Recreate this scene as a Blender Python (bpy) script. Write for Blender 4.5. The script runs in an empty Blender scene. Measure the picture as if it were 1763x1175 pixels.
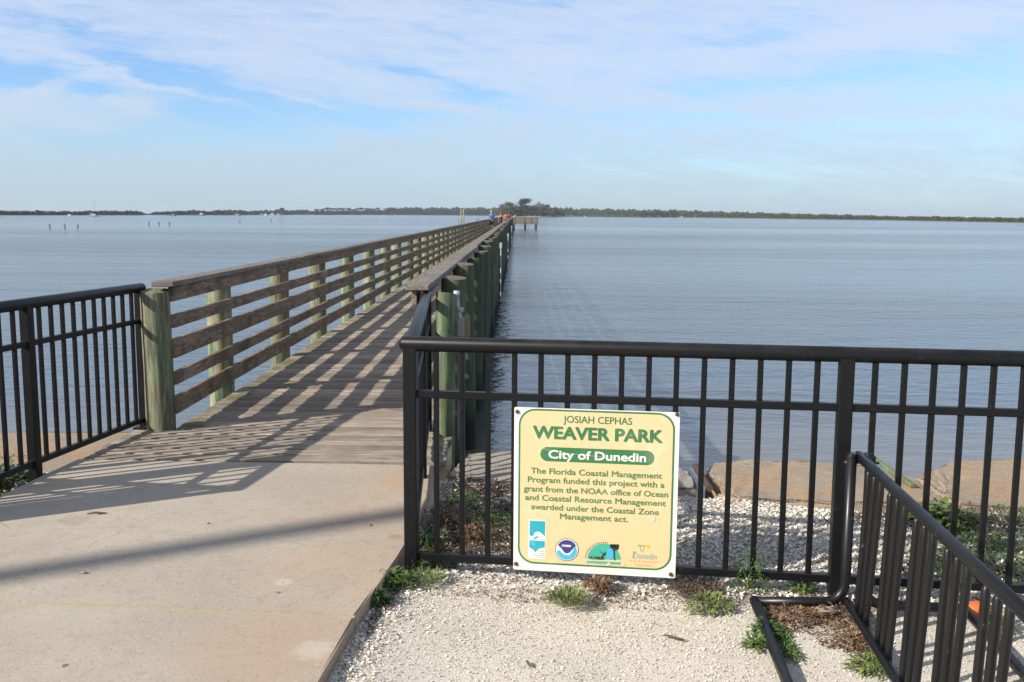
import bpy, bmesh, math, random
import numpy as np
from mathutils import Vector, Matrix
random.seed(7); RNG = np.random.default_rng(11)
sc = bpy.context.scene; COL = sc.collection

# ------------------------------------------------------------ camera
IW, IH, FPX, HZ, ROLL, ZC = 1763., 1175., 1671., 370., 0.0066, 1.64
PITCH = math.atan((IH / 2 - HZ) / FPX)
cam_d = bpy.data.cameras.new('camera'); cam = bpy.data.objects.new('camera', cam_d); COL.objects.link(cam)
cam_d.sensor_width = 36; cam_d.lens = FPX / IW * 36; cam_d.clip_start = .05; cam_d.clip_end = 30000
R = Matrix.Rotation(math.pi / 2 - PITCH, 4, 'X') @ Matrix.Rotation(ROLL, 4, 'Z')
cam.matrix_world = Matrix.Translation((0, 0, ZC)) @ R
sc.camera = cam

def at(x, y, z):
    """ground point seen at a photo position, on the level z (used to lay the place out in metres)"""
    u, v = x - IW / 2, y - IH / 2; c, s = math.cos(ROLL), math.sin(ROLL)
    u, v = u * c + v * s, -u * s + v * c
    d = Vector((u / FPX, math.cos(PITCH) - v / FPX * math.sin(PITCH), -math.sin(PITCH) - v / FPX * math.cos(PITCH)))
    return Vector((0, 0, ZC)) + d * ((z - ZC) / d.z)
def hzy(x): return HZ + ROLL * (x - IW / 2)
WATER_Z = -.8

# ------------------------------------------------------------ sun, sky, exposure
SUN_AZ, SUN_EL = math.radians(29.5), math.radians(31.5)
TOSUN = Vector((-math.cos(SUN_AZ) * math.cos(SUN_EL), -math.sin(SUN_AZ) * math.cos(SUN_EL), math.sin(SUN_EL)))
sl = bpy.data.lights.new('sun', 'SUN'); sl.energy = 4.9; sl.angle = math.radians(.5); sl.color = (1, .92, .79)
so = bpy.data.objects.new('sun', sl); COL.objects.link(so)
so.rotation_euler = TOSUN.to_track_quat('Z', 'Y').to_euler()
sc.view_settings.view_transform = 'Standard'; sc.view_settings.look = 'None'
sc.view_settings.exposure = 0.45; sc.view_settings.gamma = 1

class T:
    """small node-tree writer"""
    def __init__(s, tree): s.t = tree; tree.nodes.clear()
    def n(s, typ, ins=None, **kw):
        nd = s.t.nodes.new(typ)
        for k, v in kw.items(): setattr(nd, k, v)
        for k, v in (ins or {}).items():
            sock = nd.inputs[k]
            if hasattr(v, 'is_output') or isinstance(v, bpy.types.NodeSocket): s.t.links.new(v, sock)
            else: sock.default_value = v
        return nd
    def m(s, op, a, b=0., c=0., clamp=False):
        nd = s.t.nodes.new('ShaderNodeMath'); nd.operation = op; nd.use_clamp = clamp
        for i, v in enumerate((a, b, c)):
            if isinstance(v, bpy.types.NodeSocket): s.t.links.new(v, nd.inputs[i])
            else: nd.inputs[i].default_value = v
        return nd.outputs[0]
    def mix(s, f, a, b, blend='MIX'):
        nd = s.t.nodes.new('ShaderNodeMix'); nd.data_type = 'RGBA'; nd.blend_type = blend
        for i, v in ((0, f), (6, a), (7, b)):
            if isinstance(v, bpy.types.NodeSocket): s.t.links.new(v, nd.inputs[i])
            elif i: nd.inputs[i].default_value = (*v, 1) if len(v) == 3 else v
            else: nd.inputs[i].default_value = v
        return nd.outputs[2]
    def noise(s, vec, scale, detail=4, rough=.55, dist=0., dim='3D'):
        nd = s.n('ShaderNodeTexNoise', {'Scale': scale, 'Detail': detail, 'Roughness': rough, 'Distortion': dist}, noise_dimensions=dim)
        if vec is not None: s.t.links.new(vec, nd.inputs['Vector'])
        return nd.outputs['Fac']
    def ramp(s, f, stops):
        nd = s.t.nodes.new('ShaderNodeValToRGB'); s.t.links.new(f, nd.inputs[0]); e = nd.color_ramp.elements
        while len(e) < len(stops): e.new(.5)
        for el, (p, c) in zip(e, stops):
            el.position = p; el.color = (*c, 1) if not isinstance(c, (int, float)) else (c, c, c, 1)
        return nd.outputs[0]
    def step(s, x, lo, hi):
        nd = s.n('ShaderNodeMapRange', {'From Min': lo, 'From Max': hi}, interpolation_type='SMOOTHSTEP')
        s.t.links.new(x, nd.inputs[0]); return nd.outputs[0]
    def obj(s): return s.n('ShaderNodeTexCoord').outputs['Object']
    def pos(s): return s.n('ShaderNodeNewGeometry').outputs['Position']
    def sxyz(s, v): 
        nd = s.t.nodes.new('ShaderNodeSeparateXYZ'); s.t.links.new(v, nd.inputs[0]); return nd.outputs
    def scale(s, v, sc3):
        nd = s.n('ShaderNodeMapping'); s.t.links.new(v, nd.inputs[0]); nd.inputs['Scale'].default_value = sc3; return nd.outputs[0]
    def island(s): return s.n('ShaderNodeNewGeometry').outputs['Random Per Island']
    def objrand(s): return s.n('ShaderNodeObjectInfo').outputs['Random']

world = bpy.data.worlds.new('World'); sc.world = world; world.use_nodes = True
w = T(world.node_tree)
sky = w.n('ShaderNodeTexSky', sky_type='NISHITA', sun_disc=False, sun_elevation=SUN_EL)
sky.sun_rotation = math.atan2(TOSUN.x, TOSUN.y); sky.air_density = 1.0; sky.dust_density = .6; sky.ozone_density = 1.6
dirv = w.n('ShaderNodeTexCoord').outputs['Generated']
dx, dy, dz = w.sxyz(dirv)
ya = w.m('MAXIMUM', w.m('ABSOLUTE', dy), .12)
su = w.m('DIVIDE', dx, ya); sv = w.m('DIVIDE', dz, ya)          # tangent of bearing and of height above the horizon
cmb = w.n('ShaderNodeCombineXYZ', {'X': su, 'Y': w.m('ADD', sv, w.m('MULTIPLY', su, .10)), 'Z': 0.}).outputs[0]
wn1 = w.m('SUBTRACT', w.noise(w.scale(cmb, (5, 16, 1)), 1.6, 5, .6), .5)
wn2 = w.m('SUBTRACT', w.noise(w.scale(cmb, (5, 16, 1)), 2.3, 5, .6, 0., '3D'), .5)
uw = w.m('ADD', su, w.m('MULTIPLY', wn1, .10)); vw = w.m('ADD', sv, w.m('MULTIPLY', wn2, .045))
def gap(px, py, lx, ly, slope, amp):
    """a gap in the cirrus: centre, half sizes and tilt given as bearings/heights (1671 units = 45 deg)"""
    a = math.atan(-slope); cu, cv = (px - 881) / FPX, (370 - py) / FPX
    x = w.m('SUBTRACT', uw, cu); y = w.m('SUBTRACT', vw, cv)
    xr = w.m('ADD', w.m('MULTIPLY', x, math.cos(a)), w.m('MULTIPLY', y, math.sin(a)))
    yr = w.m('SUBTRACT', w.m('MULTIPLY', y, math.cos(a)), w.m('MULTIPLY', x, math.sin(a)))
    q = w.m('ADD', w.m('POWER', w.m('DIVIDE', w.m('ABSOLUTE', xr), lx / FPX), 2.), w.m('POWER', w.m('DIVIDE', w.m('ABSOLUTE', yr), ly / FPX), 2.))
    return w.m('MULTIPLY', w.m('EXPONENT', w.m('MULTIPLY', q, -1.)), amp)
tot = None
for g in ((40, 145, 110, 24, .08, 1.), (300, 138, 150, 20, .28, .95), (150, 70, 130, 14, .2, .45), (175, 165, 40, 12, .1, .7), (370, 200, 190, 32, .12, .95),
          (640, 205, 120, 26, .06, .8), (720, 142, 70, 12, .25, .7), (820, 172, 60, 12, .1, .7), (300, 250, 280, 20, .0, .5),
          (1330, 150, 190, 20, -.08, .5), (1650, 120, 190, 40, -.06, .55), (1280, 72, 130, 14, -.1, .5), (1120, 205, 220, 16, 0, .35), (900, 12, 160, 10, 0, .35), (1500, 215, 240, 18, 0, .3),
          (1150, 290, 300, 16, 0, .25), (250, 188, 75, 20, .05, -.9), (600, 264, 190, 22, -.03, -.55), (60, 215, 120, 14, 0, -.45), (340, 168, 190, 6, .27, -.75), (90, 165, 130, 9, -.3, -.6), (1500, 60, 260, 22, -.12, -.4), (560, 190, 120, 6, .2, -.5), (1250, 185, 200, 8, .05, -.4), (760, 190, 110, 7, .1, -.5)):
    k = gap(*g); tot = k if tot is None else w.m('ADD', tot, k)
streak = w.noise(w.scale(cmb, (4.0, 22, 1)), 2.3, 9, .66, .9)
fine = w.noise(w.scale(cmb, (7, 52, 1)), 2.6, 9, .7, 1.2)
dens = w.m('SUBTRACT', .93, w.m('MULTIPLY', tot, 1.2))
dens = w.m('ADD', dens, w.m('MULTIPLY', w.m('SUBTRACT', streak, .5), 1.5))
dens = w.m('ADD', dens, w.m('MULTIPLY', w.m('SUBTRACT', fine, .5), 1.25))
dens = w.step(dens, -.2, 1.3)
dens = w.m('MULTIPLY', dens, w.m('SUBTRACT', 1., w.m('MULTIPLY', w.step(dz, .3, .8), .45)))   # cirrus thins out overhead
dens = w.m('MULTIPLY', dens, .80)
CS = .08
skyc = w.mix(1., sky.outputs[0], w.mix(w.step(dz, .2, .5), (.98, 1.27, 1.72), (1.1, 1.0, .92)), 'MULTIPLY')
cloud = w.mix(w.step(sv, .0, .17), (4.55, 5.9, 7.2), (6.3, 7.1, 8.4))
colr = w.mix(dens, skyc, cloud)
bg = w.n('ShaderNodeBackground', {'Color': colr, 'Strength': CS})
w.n('ShaderNodeOutputWorld', {'Surface': bg.outputs[0]})

# ------------------------------------------------------------ mesh helpers
class MB:
    def __init__(s): s.v = []; s.f = []
    def add(s, vs, fs):
        k = len(s.v); s.v += [tuple(v) for v in vs]; s.f += [tuple(i + k for i in f) for f in fs]; return s
    def box(s, c, size, M=None):
        hx, hy, hz = (a / 2 for a in size); c = Vector(c); vs = []
        for z in (-hz, hz):
            for x, y in ((-hx, -hy), (hx, -hy), (hx, hy), (-hx, hy)):
                p = Vector((x, y, z)); p = (M @ p) if M else p; vs.append(c + p)
        return s.add(vs, [(3, 2, 1, 0), (4, 5, 6, 7), (0, 1, 5, 4), (1, 2, 6, 5), (2, 3, 7, 6), (3, 0, 4, 7)])
    def bbox(s, c, size, b=.004, M=None):
        """box with chamfered edges"""
        bm = bmesh.new(); bmesh.ops.create_cube(bm, size=1); bmesh.ops.scale(bm, vec=size, verts=bm.verts)
        bmesh.ops.bevel(bm, geom=bm.edges[:], offset=b, segments=1, affect='EDGES')
        c = Vector(c); vs = [c + ((M @ v.co) if M else v.co) for v in bm.verts]; bm.verts.index_update()
        s.add(vs, [[v.index for v in f.verts] for f in bm.faces]); bm.free(); return s
    def bar(s, p0, p1, wd, ht, b=0.003, up=Vector((0, 0, 1))):
        p0, p1 = Vector(p0), Vector(p1); d = p1 - p0; L = d.length; d.normalize()
        if abs(d.dot(up)) > .98: up = Vector((0, 1, 0))
        x = d.cross(up).normalized(); z = x.cross(d)
        M = Matrix((x, d, z)).transposed()
        return s.bbox((p0 + p1) / 2, (wd, L, ht), b, M)
    def tube(s, pts, r, seg=12, caps=True):
        pts = [Vector(p) for p in pts]; rs = r if isinstance(r, (list, tuple)) else [r] * len(pts)
        k = len(s.v); n = len(pts); prev = None
        for i, p in enumerate(pts):
            d = (pts[min(i + 1, n - 1)] - pts[max(i - 1, 0)]).normalized()
            if prev is None:
                a = Vector((0, 0, 1)) if abs(d.z) < .9 else Vector((1, 0, 0)); x = d.cross(a).normalized()
            else: x = (prev - d * prev.dot(d)).normalized()
            prev = x; y = d.cross(x)
            for j in range(seg):
                t = 2 * math.pi * j / seg; s.v.append(tuple(p + (x * math.cos(t) + y * math.sin(t)) * rs[i]))
        for i in range(n - 1):
            for j in range(seg):
                a = k + i * seg + j; b = k + i * seg + (j + 1) % seg; s.f.append((a, b, b + seg, a + seg))
        if caps:
            s.f.append(tuple(k + j for j in range(seg))[::-1]); s.f.append(tuple(k + (n - 1) * seg + j for j in range(seg)))
        return s
    def ball(s, c, r, seg=12, rings=8, jit=0.):
        c = Vector(c); r = Vector((r, r, r)) if isinstance(r, (int, float)) else Vector(r); vs = [c + Vector((0, 0, r.z))]; fs = []
        for i in range(1, rings):
            ph = math.pi * i / rings
            for j in range(seg):
                t = 2 * math.pi * j / seg; q = 1 + random.uniform(-jit, jit)
                vs.append(c + Vector((r.x * math.sin(ph) * math.cos(t) * q, r.y * math.sin(ph) * math.sin(t) * q, r.z * math.cos(ph) * q)))
        vs.append(c - Vector((0, 0, r.z))); L = len(vs) - 1
        for j in range(seg):
            fs.append((0, 1 + j, 1 + (j + 1) % seg)); a = 1 + (rings - 2) * seg; fs.append((L, a + (j + 1) % seg, a + j))
        for i in range(rings - 2):
            for j in range(seg):
                a = 1 + i * seg + j; b = 1 + i * seg + (j + 1) % seg; fs.append((a, a + seg, b + seg, b))
        return s.add(vs, fs)
    def prism(s, poly, z0, z1):
        n = len(poly); z1 = z1 if isinstance(z1, (list, tuple)) else [z1] * n
        vs = [(x, y, z0) for x, y in poly] + [(p[0], p[1], z) for p, z in zip(poly, z1)]
        return s.add(vs, [tuple(range(n))[::-1], tuple(range(n, 2 * n))] + [(i, (i + 1) % n, n + (i + 1) % n, n + i) for i in range(n)])
    def xf(s, M):
        s.v = [tuple(M @ Vector(v)) for v in s.v]; return s
    def build(s, name, mat, parent=None, smooth=False):
        o = Vector(parent.location) if parent else Vector((0, 0, 0))
        me = bpy.data.meshes.new(name); me.from_pydata([(v[0] - o.x, v[1] - o.y, v[2] - o.z) for v in s.v], [], s.f)
        if smooth is True: me.shade_smooth()
        elif smooth:
            me.shade_smooth(); 
            try: me.set_sharp_from_angle(angle=math.radians(smooth))
            except Exception: pass
        me.materials.append(mat); ob = bpy.data.objects.new(name, me); COL.objects.link(ob)
        if parent: ob.parent = parent
        return ob
def raw(name, verts, faces, mat, parent=None, smooth=False):
    o = np.array(parent.location) if parent else np.zeros(3)
    me = bpy.data.meshes.new(name); verts = np.asarray(verts, np.float32).reshape(-1, 3) - o.astype(np.float32); faces = np.asarray(faces, np.int32); nv = faces.shape[1]
    me.vertices.add(len(verts)); me.vertices.foreach_set('co', verts.ravel())
    me.loops.add(faces.size); me.loops.foreach_set('vertex_index', faces.ravel())
    me.polygons.add(len(faces)); me.polygons.foreach_set('loop_start', np.arange(0, faces.size, nv, dtype=np.int32))
    me.update(calc_edges=True); me.validate()
    if smooth: me.shade_smooth()
    me.materials.append(mat); ob = bpy.data.objects.new(name, me); COL.objects.link(ob)
    if parent: ob.parent = parent
    return ob
def tag(o, label, cat, group=None, kind=None):
    if label: o['label'] = label
    if cat: o['category'] = cat
    if group: o['group'] = group
    if kind: o['kind'] = kind
    return o
def struct(o): o['kind'] = 'structure'; return o
def thing(name, loc, label, cat, group=None):
    o = bpy.data.objects.new(name, None); o.location = loc; o.empty_display_size = .2; COL.objects.link(o); return tag(o, label, cat, group)
def dup(o, parent=None, loc=None):
    c = o.copy(); COL.objects.link(c)
    if parent: c.parent = parent
    if loc is not None: c.location = loc
    return c

# ------------------------------------------------------------ materials
def material(name, fn, **kw):
    m = bpy.data.materials.new(name); m.use_nodes = True; t = T(m.node_tree)
    r = fn(t); c, rough, h, bs, bd = (list(r) + [None] * 5)[:5]
    p = t.n('ShaderNodeBsdfPrincipled'); 
    if isinstance(c, bpy.types.NodeSocket): t.t.links.new(c, p.inputs['Base Color'])
    else: p.inputs['Base Color'].default_value = (*c, 1)
    if isinstance(rough, bpy.types.NodeSocket): t.t.links.new(rough, p.inputs['Roughness'])
    else: p.inputs['Roughness'].default_value = .6 if rough is None else rough
    if h is not None:
        b = t.n('ShaderNodeBump', {'Height': h, 'Strength': bs or .3, 'Distance': bd or .01}); t.t.links.new(b.outputs[0], p.inputs['Normal'])
    for k, v in kw.items():
        p.inputs[k.replace('_', ' ')].default_value = v
    t.n('ShaderNodeOutputMaterial', {'Surface': p.outputs[0]}); return m

def wood(grain, cols, moss=None, rnd='island', wet=None, bump=.5):
    def f(t):
        v = t.obj(); rd = t.island() if rnd == 'island' else t.objrand()
        off = t.n('ShaderNodeCombineXYZ', {'X': t.m('MULTIPLY', rd, 37.), 'Y': t.m('MULTIPLY', rd, 61.), 'Z': t.m('MULTIPLY', rd, 17.)}).outputs[0]
        va = t.n('ShaderNodeVectorMath', {0: v, 1: off}, operation='ADD').outputs[0]
        g = t.noise(t.scale(va, grain), 1., 6, .65, 1.2); g2 = t.noise(t.scale(va, tuple(x * 3.1 for x in grain)), 1., 4, .6)
        big = t.noise(va, 2.2, 3, .6)
        c = t.ramp(t.m('ADD', t.m('MULTIPLY', g, .6), t.m('MULTIPLY', g2, .4)), [(.36, cols[0]), (.5, cols[1]), (.64, cols[2])])
        c = t.mix(t.step(big, .45, .72), c, cols[3])
        tone = t.m('ADD', .64, t.m('MULTIPLY', rd, .66))
        tc = t.n('ShaderNodeCombineColor', {0: tone, 1: tone, 2: tone}).outputs[0]
        c = t.mix(1., c, tc, 'MULTIPLY')
        if moss: c = moss(t, c)
        if wet is not None:
            z = t.sxyz(t.pos())[2]; zz = t.m('ADD', z, t.m('MULTIPLY', t.m('SUBTRACT', t.noise(t.pos(), 7., 4), .5), .5))
            c = t.mix(t.step(zz, wet + .2, wet - .12), c, (.018, .017, .014))
        h = t.m('ADD', t.m('MULTIPLY', g, .7), t.m('MULTIPLY', g2, .5))
        return c, .8, h, bump, .006
    return f
def deckmoss(t, c):
    x, y, z = t.sxyz(t.pos()); n = t.noise(t.pos(), 9., 5, .6)
    xe = t.m('ADD', x, t.m('MULTIPLY', t.m('SUBTRACT', n, .5), .22))
    near = t.m('MULTIPLY', t.step(xe, -2.24, -2.36), t.step(xe, -2.5, -2.42))
    near = t.m('MULTIPLY', near, t.step(y, 6.85, 7.0))
    c = t.mix(t.m('MULTIPLY', near, t.m('MULTIPLY', t.step(t.noise(t.pos(), 3.3, 5, .7), .38, .62), .75)), c, (.085, .085, .018))
    # sand and bleaching on the first planks by the pavement
    sand = t.m('MULTIPLY', t.step(y, 7.1, 6.1), t.step(t.noise(t.pos(), 5., 4), .4, .75))
    return t.mix(t.m('MULTIPLY', sand, .6), c, (.36, .31, .25))
def railmoss(t, c):
    z = t.sxyz(t.pos())[2]; n = t.noise(t.pos(), 4., 5, .65)
    c = t.mix(t.m('MULTIPLY', t.step(n, .5, .66), .65), c, (.035, .04, .014))
    n2 = t.noise(t.scale(t.pos(), (3, 3, 14)), 3., 4, .6)
    return t.mix(t.m('MULTIPLY', t.step(n2, .58, .74), .45), c, (.085, .05, .026))
def pilegreen(t, c):
    n = t.noise(t.scale(t.pos(), (6, 6, 1.4)), 1.8, 4, .6); r = t.objrand()
    amt = t.m('MULTIPLY', t.step(n, .36, .62), t.m('ADD', .6, t.m('MULTIPLY', r, .4)))
    c = t.mix(amt, c, t.mix(t.step(t.noise(t.scale(t.pos(), (22, 22, 2.2)), 1., 5, .7), .4, .6), (.05, .105, .055), (.19, .28, .165)))
    k = t.noise(t.scale(t.pos(), (1, 1, .5)), 26., 2, .5)
    return t.mix(t.m('MULTIPLY', t.step(k, .72, .78), .8), c, (.09, .045, .015))

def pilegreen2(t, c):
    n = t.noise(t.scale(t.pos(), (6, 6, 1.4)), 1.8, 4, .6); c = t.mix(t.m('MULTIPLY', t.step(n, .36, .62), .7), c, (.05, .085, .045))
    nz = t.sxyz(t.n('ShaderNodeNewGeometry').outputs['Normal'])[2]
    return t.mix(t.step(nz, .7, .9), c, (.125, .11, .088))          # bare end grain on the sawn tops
M = {}
M['deck'] = material('weathered deck planks', wood((3, 34, 34), [(.11, .086, .064), (.285, .238, .193), (.42, .36, .30), (.215, .175, .138)], deckmoss))
M['rail'] = material('weathered rail boards', wood((34, 2.6, 34), [(.05, .034, .022), (.20, .145, .10), (.36, .285, .215), (.12, .083, .055)], railmoss))
M['cap'] = material('weathered handrail', wood((34, 2.6, 34), [(.09, .077, .064), (.175, .15, .127), (.26, .23, .20), (.12, .10, .083)], None))
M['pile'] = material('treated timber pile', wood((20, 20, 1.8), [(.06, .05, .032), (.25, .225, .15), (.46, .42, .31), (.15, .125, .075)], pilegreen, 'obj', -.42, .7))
M['pileR'] = material('shaded timber pile', wood((20, 20, 1.8), [(.035, .035, .022), (.09, .095, .055), (.16, .16, .10), (.08, .085, .045)], pilegreen2, 'obj', -.42, .7))  # right piles: shade of the railing worked into a darker colour
M['pileR2'] = material('end timber pile', wood((26, 26, 1.6), [(.05, .05, .03), (.15, .155, .08), (.26, .255, .15), (.10, .11, .055)], pilegreen, 'obj', None, .8))
M['beam'] = material('old beam timber', wood((34, 2.6, 34), [(.04, .035, .028), (.09, .08, .06), (.14, .12, .10), (.06, .05, .04)], None))
M['newwood'] = material('pale timber', wood((20, 20, 2.5), [(.28, .23, .12), (.42, .36, .2), (.5, .45, .28), (.35, .3, .15)], None, 'obj'))
M['platwood'] = material('platform timber', wood((12, 12, 12), [(.11, .085, .06), (.19, .15, .105), (.27, .22, .16), (.15, .12, .08)], None, 'island'))

def black(t):
    v = t.pos(); n = t.noise(v, 60., 4, .6); n2 = t.noise(v, 6., 3, .6)
    c = t.mix(t.step(n, .62, .75), (.006, .0063, .0075), (.03, .029, .029))
    up = t.sxyz(t.n('ShaderNodeNewGeometry').outputs['Normal'])[2]
    c = t.mix(t.m('MULTIPLY', t.m('MULTIPLY', t.step(up, .4, .95), t.step(n2, .3, .7)), .5), c, (.035, .034, .034))   # dust settled on upward faces
    return c, t.m('ADD', .30, t.m('MULTIPLY', n2, .22)), n, .06, .002
M['black'] = material('black powder coat', black, Specular_IOR_Level=.26)
def rack(t):
    v = t.pos(); n = t.noise(v, 22., 5, .65); n2 = t.noise(v, 5., 3, .6)
    c = t.mix(t.step(n, .66, .72), (.007, .007, .008), (.07, .05, .038))
    return c, t.m('ADD', .24, t.m('MULTIPLY', n2, .3)), n, .1, .002
M['rack'] = material('worn black rack paint', rack, Specular_IOR_Level=.4)

def concrete(t):
    v = t.pos(); x, y, z = t.sxyz(v)
    a = t.noise(v, 1.3, 5, .6); b = t.noise(v, 14., 5, .7); c_ = t.noise(v, 160., 2, .5)
    c = t.mix(t.step(a, .35, .7), (.36, .312, .26), (.42, .367, .308))
    pink = t.m('MULTIPLY', t.step(t.m('ADD', x, t.m('MULTIPLY', t.m('SUBTRACT', t.noise(v, 1.6, 5, .65), .5), 2.4)), -1.6, -.35), .34)
    c = t.mix(pink, c, (.43, .285, .185))
    c = t.mix(t.m('MULTIPLY', t.step(b, .5, .68), .5), c, (.285, .245, .205))
    c = t.mix(t.m('MULTIPLY', t.step(t.noise(v, 5., 6, .75), .56, .7), .45), c, (.30, .255, .205))
    c = t.mix(t.m('MULTIPLY', t.step(t.noise(t.scale(v, (1, 1, 1)), .7, 6, .7), .55, .66), .4), c, (.46, .405, .335))
    c = t.mix(t.m('MULTIPLY', t.step(t.noise(v, 3.1, 6, .7), .62, .75), .3), c, (.47, .43, .37))
    c = t.mix(t.m('MULTIPLY', t.step(c_, .60, .68), .6), c, (.58, .53, .46))
    c = t.mix(t.m('MULTIPLY', t.step(t.noise(v, 95., 2, .5), .655, .70), .75), c, (.12, .09, .07))
    def mark(px, py, r, col, amt, c):
        q = at(px, py, .065); nv = t.m('MULTIPLY', t.m('SUBTRACT', t.noise(v, 24., 4, .7), .5), r * 1.6)
        ddx = t.m('SUBTRACT', x, q.x); ddy = t.m('SUBTRACT', y, q.y); dd = t.m('ADD', t.m('SQRT', t.m('ADD', t.m('MULTIPLY', ddx, ddx), t.m('MULTIPLY', ddy, ddy))), nv)
        return t.mix(t.m('MULTIPLY', t.step(dd, r, r * .4), amt), c, col)
    for a_ in ((112, 1146, .018, (.08, .085, .09), .85), (480, 1021, .016, (.08, .085, .09), .8), (489, 1002, .05, (.50, .47, .42), .6), (487, 1003, .007, (.05, .05, .05), .9), (540, 1118, .10, (.56, .53, .48), .55), (150, 1045, .22, (.44, .41, .35), .35), (690, 830, .22, (.47, .29, .17), .4), (680, 925, .05, (.27, .18, .11), .5), (560, 965, .30, (.43, .29, .19), .35), (440, 1120, .40, (.44, .29, .19), .3), (130, 895, .12, (.24, .20, .17), .35)):
        c = mark(*a_, c)
    crack = t.n('ShaderNodeTexVoronoi', {'Scale': .8}, feature='DISTANCE_TO_EDGE'); wv_ = t.n('ShaderNodeVectorMath', {0: v, 1: t.n('ShaderNodeVectorMath', {0: t.n('ShaderNodeTexNoise', {'Vector': v, 'Scale': 5., 'Detail': 5.}).outputs['Color'], 1: (.16, .16, 0)}, operation='MULTIPLY').outputs[0]}, operation='ADD')
    t.t.links.new(wv_.outputs[0], crack.inputs['Vector']); c = t.mix(t.m('MULTIPLY', t.m('MULTIPLY', t.step(crack.outputs['Distance'], .004, .0015), t.step(a, .5, .62)), .5), c, (.16, .13, .11))
    spots = t.n('ShaderNodeTexVoronoi', {'Scale': .9, 'Randomness': 1.}); t.t.links.new(t.n('ShaderNodeVectorMath', {0: v, 1: t.n('ShaderNodeCombineXYZ', {'X': t.m('MULTIPLY', t.noise(v, 30., 3), .05)}).outputs[0]}, operation='ADD').outputs[0], spots.inputs['Vector'])
    c = t.mix(t.m('MULTIPLY', t.step(spots.outputs['Distance'], .034, .018), .7), c, (.10, .105, .11))
    return c, .85, t.m('ADD', t.m('MULTIPLY', b, .5), t.m('MULTIPLY', c_, .5)), .25, .004
M['concrete'] = material('tan broom concrete', concrete)
M['joint'] = material('sand filled joint', lambda t: (t.mix(t.noise(t.pos(), 60., 3), (.30, .25, .15), (.48, .42, .28)), .95))
def wallm(t):
    v = t.pos(); a = t.noise(v, 2.2, 6, .7); b = t.noise(t.scale(v, (6, 14, 8)), 2.5, 6, .7); f_ = t.noise(v, 90., 3, .6)
    c = t.mix(t.step(t.m('ADD', a, t.m('MULTIPLY', t.m('SUBTRACT', t.noise(v, 9., 5, .7), .5), .6)), .42, .62), (.29, .24, .19), (.36, .235, .135))
    c = t.mix(t.m('MULTIPLY', t.step(b, .45, .68), .8), c, (.22, .18, .14)); c = t.mix(t.m('MULTIPLY', t.step(f_, .55, .66), .6), c, (.50, .43, .34)); c = t.mix(t.m('MULTIPLY', t.step(t.noise(v, 55., 4, .7), .56, .66), .6), c, (.16, .125, .095))
    return c, .9, t.m('ADD', b, t.m('MULTIPLY', f_, .5)), .5, .02
M['wall'] = material('stained seawall concrete', wallm)
def wallg(t):
    v = t.pos(); a = t.noise(v, 5., 6, .7); f_ = t.noise(v, 75., 3, .6)
    c = t.mix(a, (.23, .205, .175), (.36, .32, .275)); c = t.mix(t.m('MULTIPLY', t.step(f_, .55, .68), .8), c, (.13, .115, .1))
    return c, .9, f_, .6, .012
M['wallgrey'] = material('grey seawall slab', wallg)
def sand(t):
    v = t.pos(); x, y, z = t.sxyz(v)
    a = t.noise(v, 2.1, 5, .6); f_ = t.noise(v, 110., 3, .65); g = t.noise(v, 260., 2, .5)
    c = t.mix(a, (.56, .515, .445), (.66, .615, .545)); c = t.mix(t.m('MULTIPLY', t.step(f_, .48, .72), .55), c, (.36, .305, .24))
    c = t.mix(t.step(g, .62, .72), c, (.72, .68, .6))
    left = t.m('MULTIPLY', t.step(x, -2.7, -2.9), .85); c = t.mix(left, c, (.15, .085, .05))
    return c, .95, t.m('ADD', f_, t.m('MULTIPLY', g, .6)), .6, .008
M['sand'] = material('crushed shell sand', sand)
def chips(t):
    r = t.island(); c = t.ramp(r, [(.0, (.24, .195, .15)), (.12, (.45, .39, .32)), (.4, (.66, .62, .55)), (1., (.82, .79, .74))])
    n = t.noise(t.pos(), 150., 3); return t.mix(t.m('MULTIPLY', t.step(n, .5, .8), .4), c, (.33, .27, .2)), .75, n, .2, .002
M['shell'] = material('broken shell', chips)
def fineg(t):
    r = t.island(); return t.ramp(r, [(.0, (.28, .235, .185)), (.2, (.54, .495, .425)), (1., (.74, .70, .63))]), .9
M['grit'] = material('shell grit', fineg)
def leaf(c1, c2, c3, tr=.0):
    def f(t):
        r = t.island(); n = t.noise(t.pos(), 9., 3)
        return t.mix(t.step(n, .35, .7), t.mix(r, c1, c2), c3), .6
    return material('foliage', f)
M['green'] = leaf((.05, .10, .018), (.12, .19, .04), (.08, .14, .03))
M['grassgreen'] = leaf((.09, .14, .03), (.20, .24, .07), (.13, .17, .05))
M['darkgreen'] = leaf((.025, .06, .012), (.05, .11, .02), (.035, .08, .015))
M['dry'] = leaf((.10, .05, .025), (.24, .15, .075), (.15, .08, .04))
M['litter'] = leaf((.05, .028, .018), (.13, .075, .04), (.08, .045, .025))
M['mangrove'] = leaf((.020, .032, .020), (.042, .058, .030), (.030, .046, .026))
M['forest'] = leaf((.035, .048, .024), (.075, .088, .040), (.055, .068, .032))
M['island'] = leaf((.05, .055, .028), (.11, .11, .05), (.075, .085, .038))
M['bare'] = leaf((.12, .10, .08), (.20, .175, .14), (.15, .13, .105))
M['darktree'] = leaf((.016, .026, .014), (.04, .055, .026), (.025, .04, .02))
M['bark'] = material('bark', lambda t: (t.mix(t.noise(t.pos(), 2.), (.06, .05, .04), (.13, .11, .09)), .9))
def flat(name, c, rough=.6, **kw): return material(name, lambda t: (t.mix(t.m('MULTIPLY', t.noise(t.pos(), 35., 4), .25), c, tuple(x * .72 for x in c)), rough), **kw)
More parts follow.
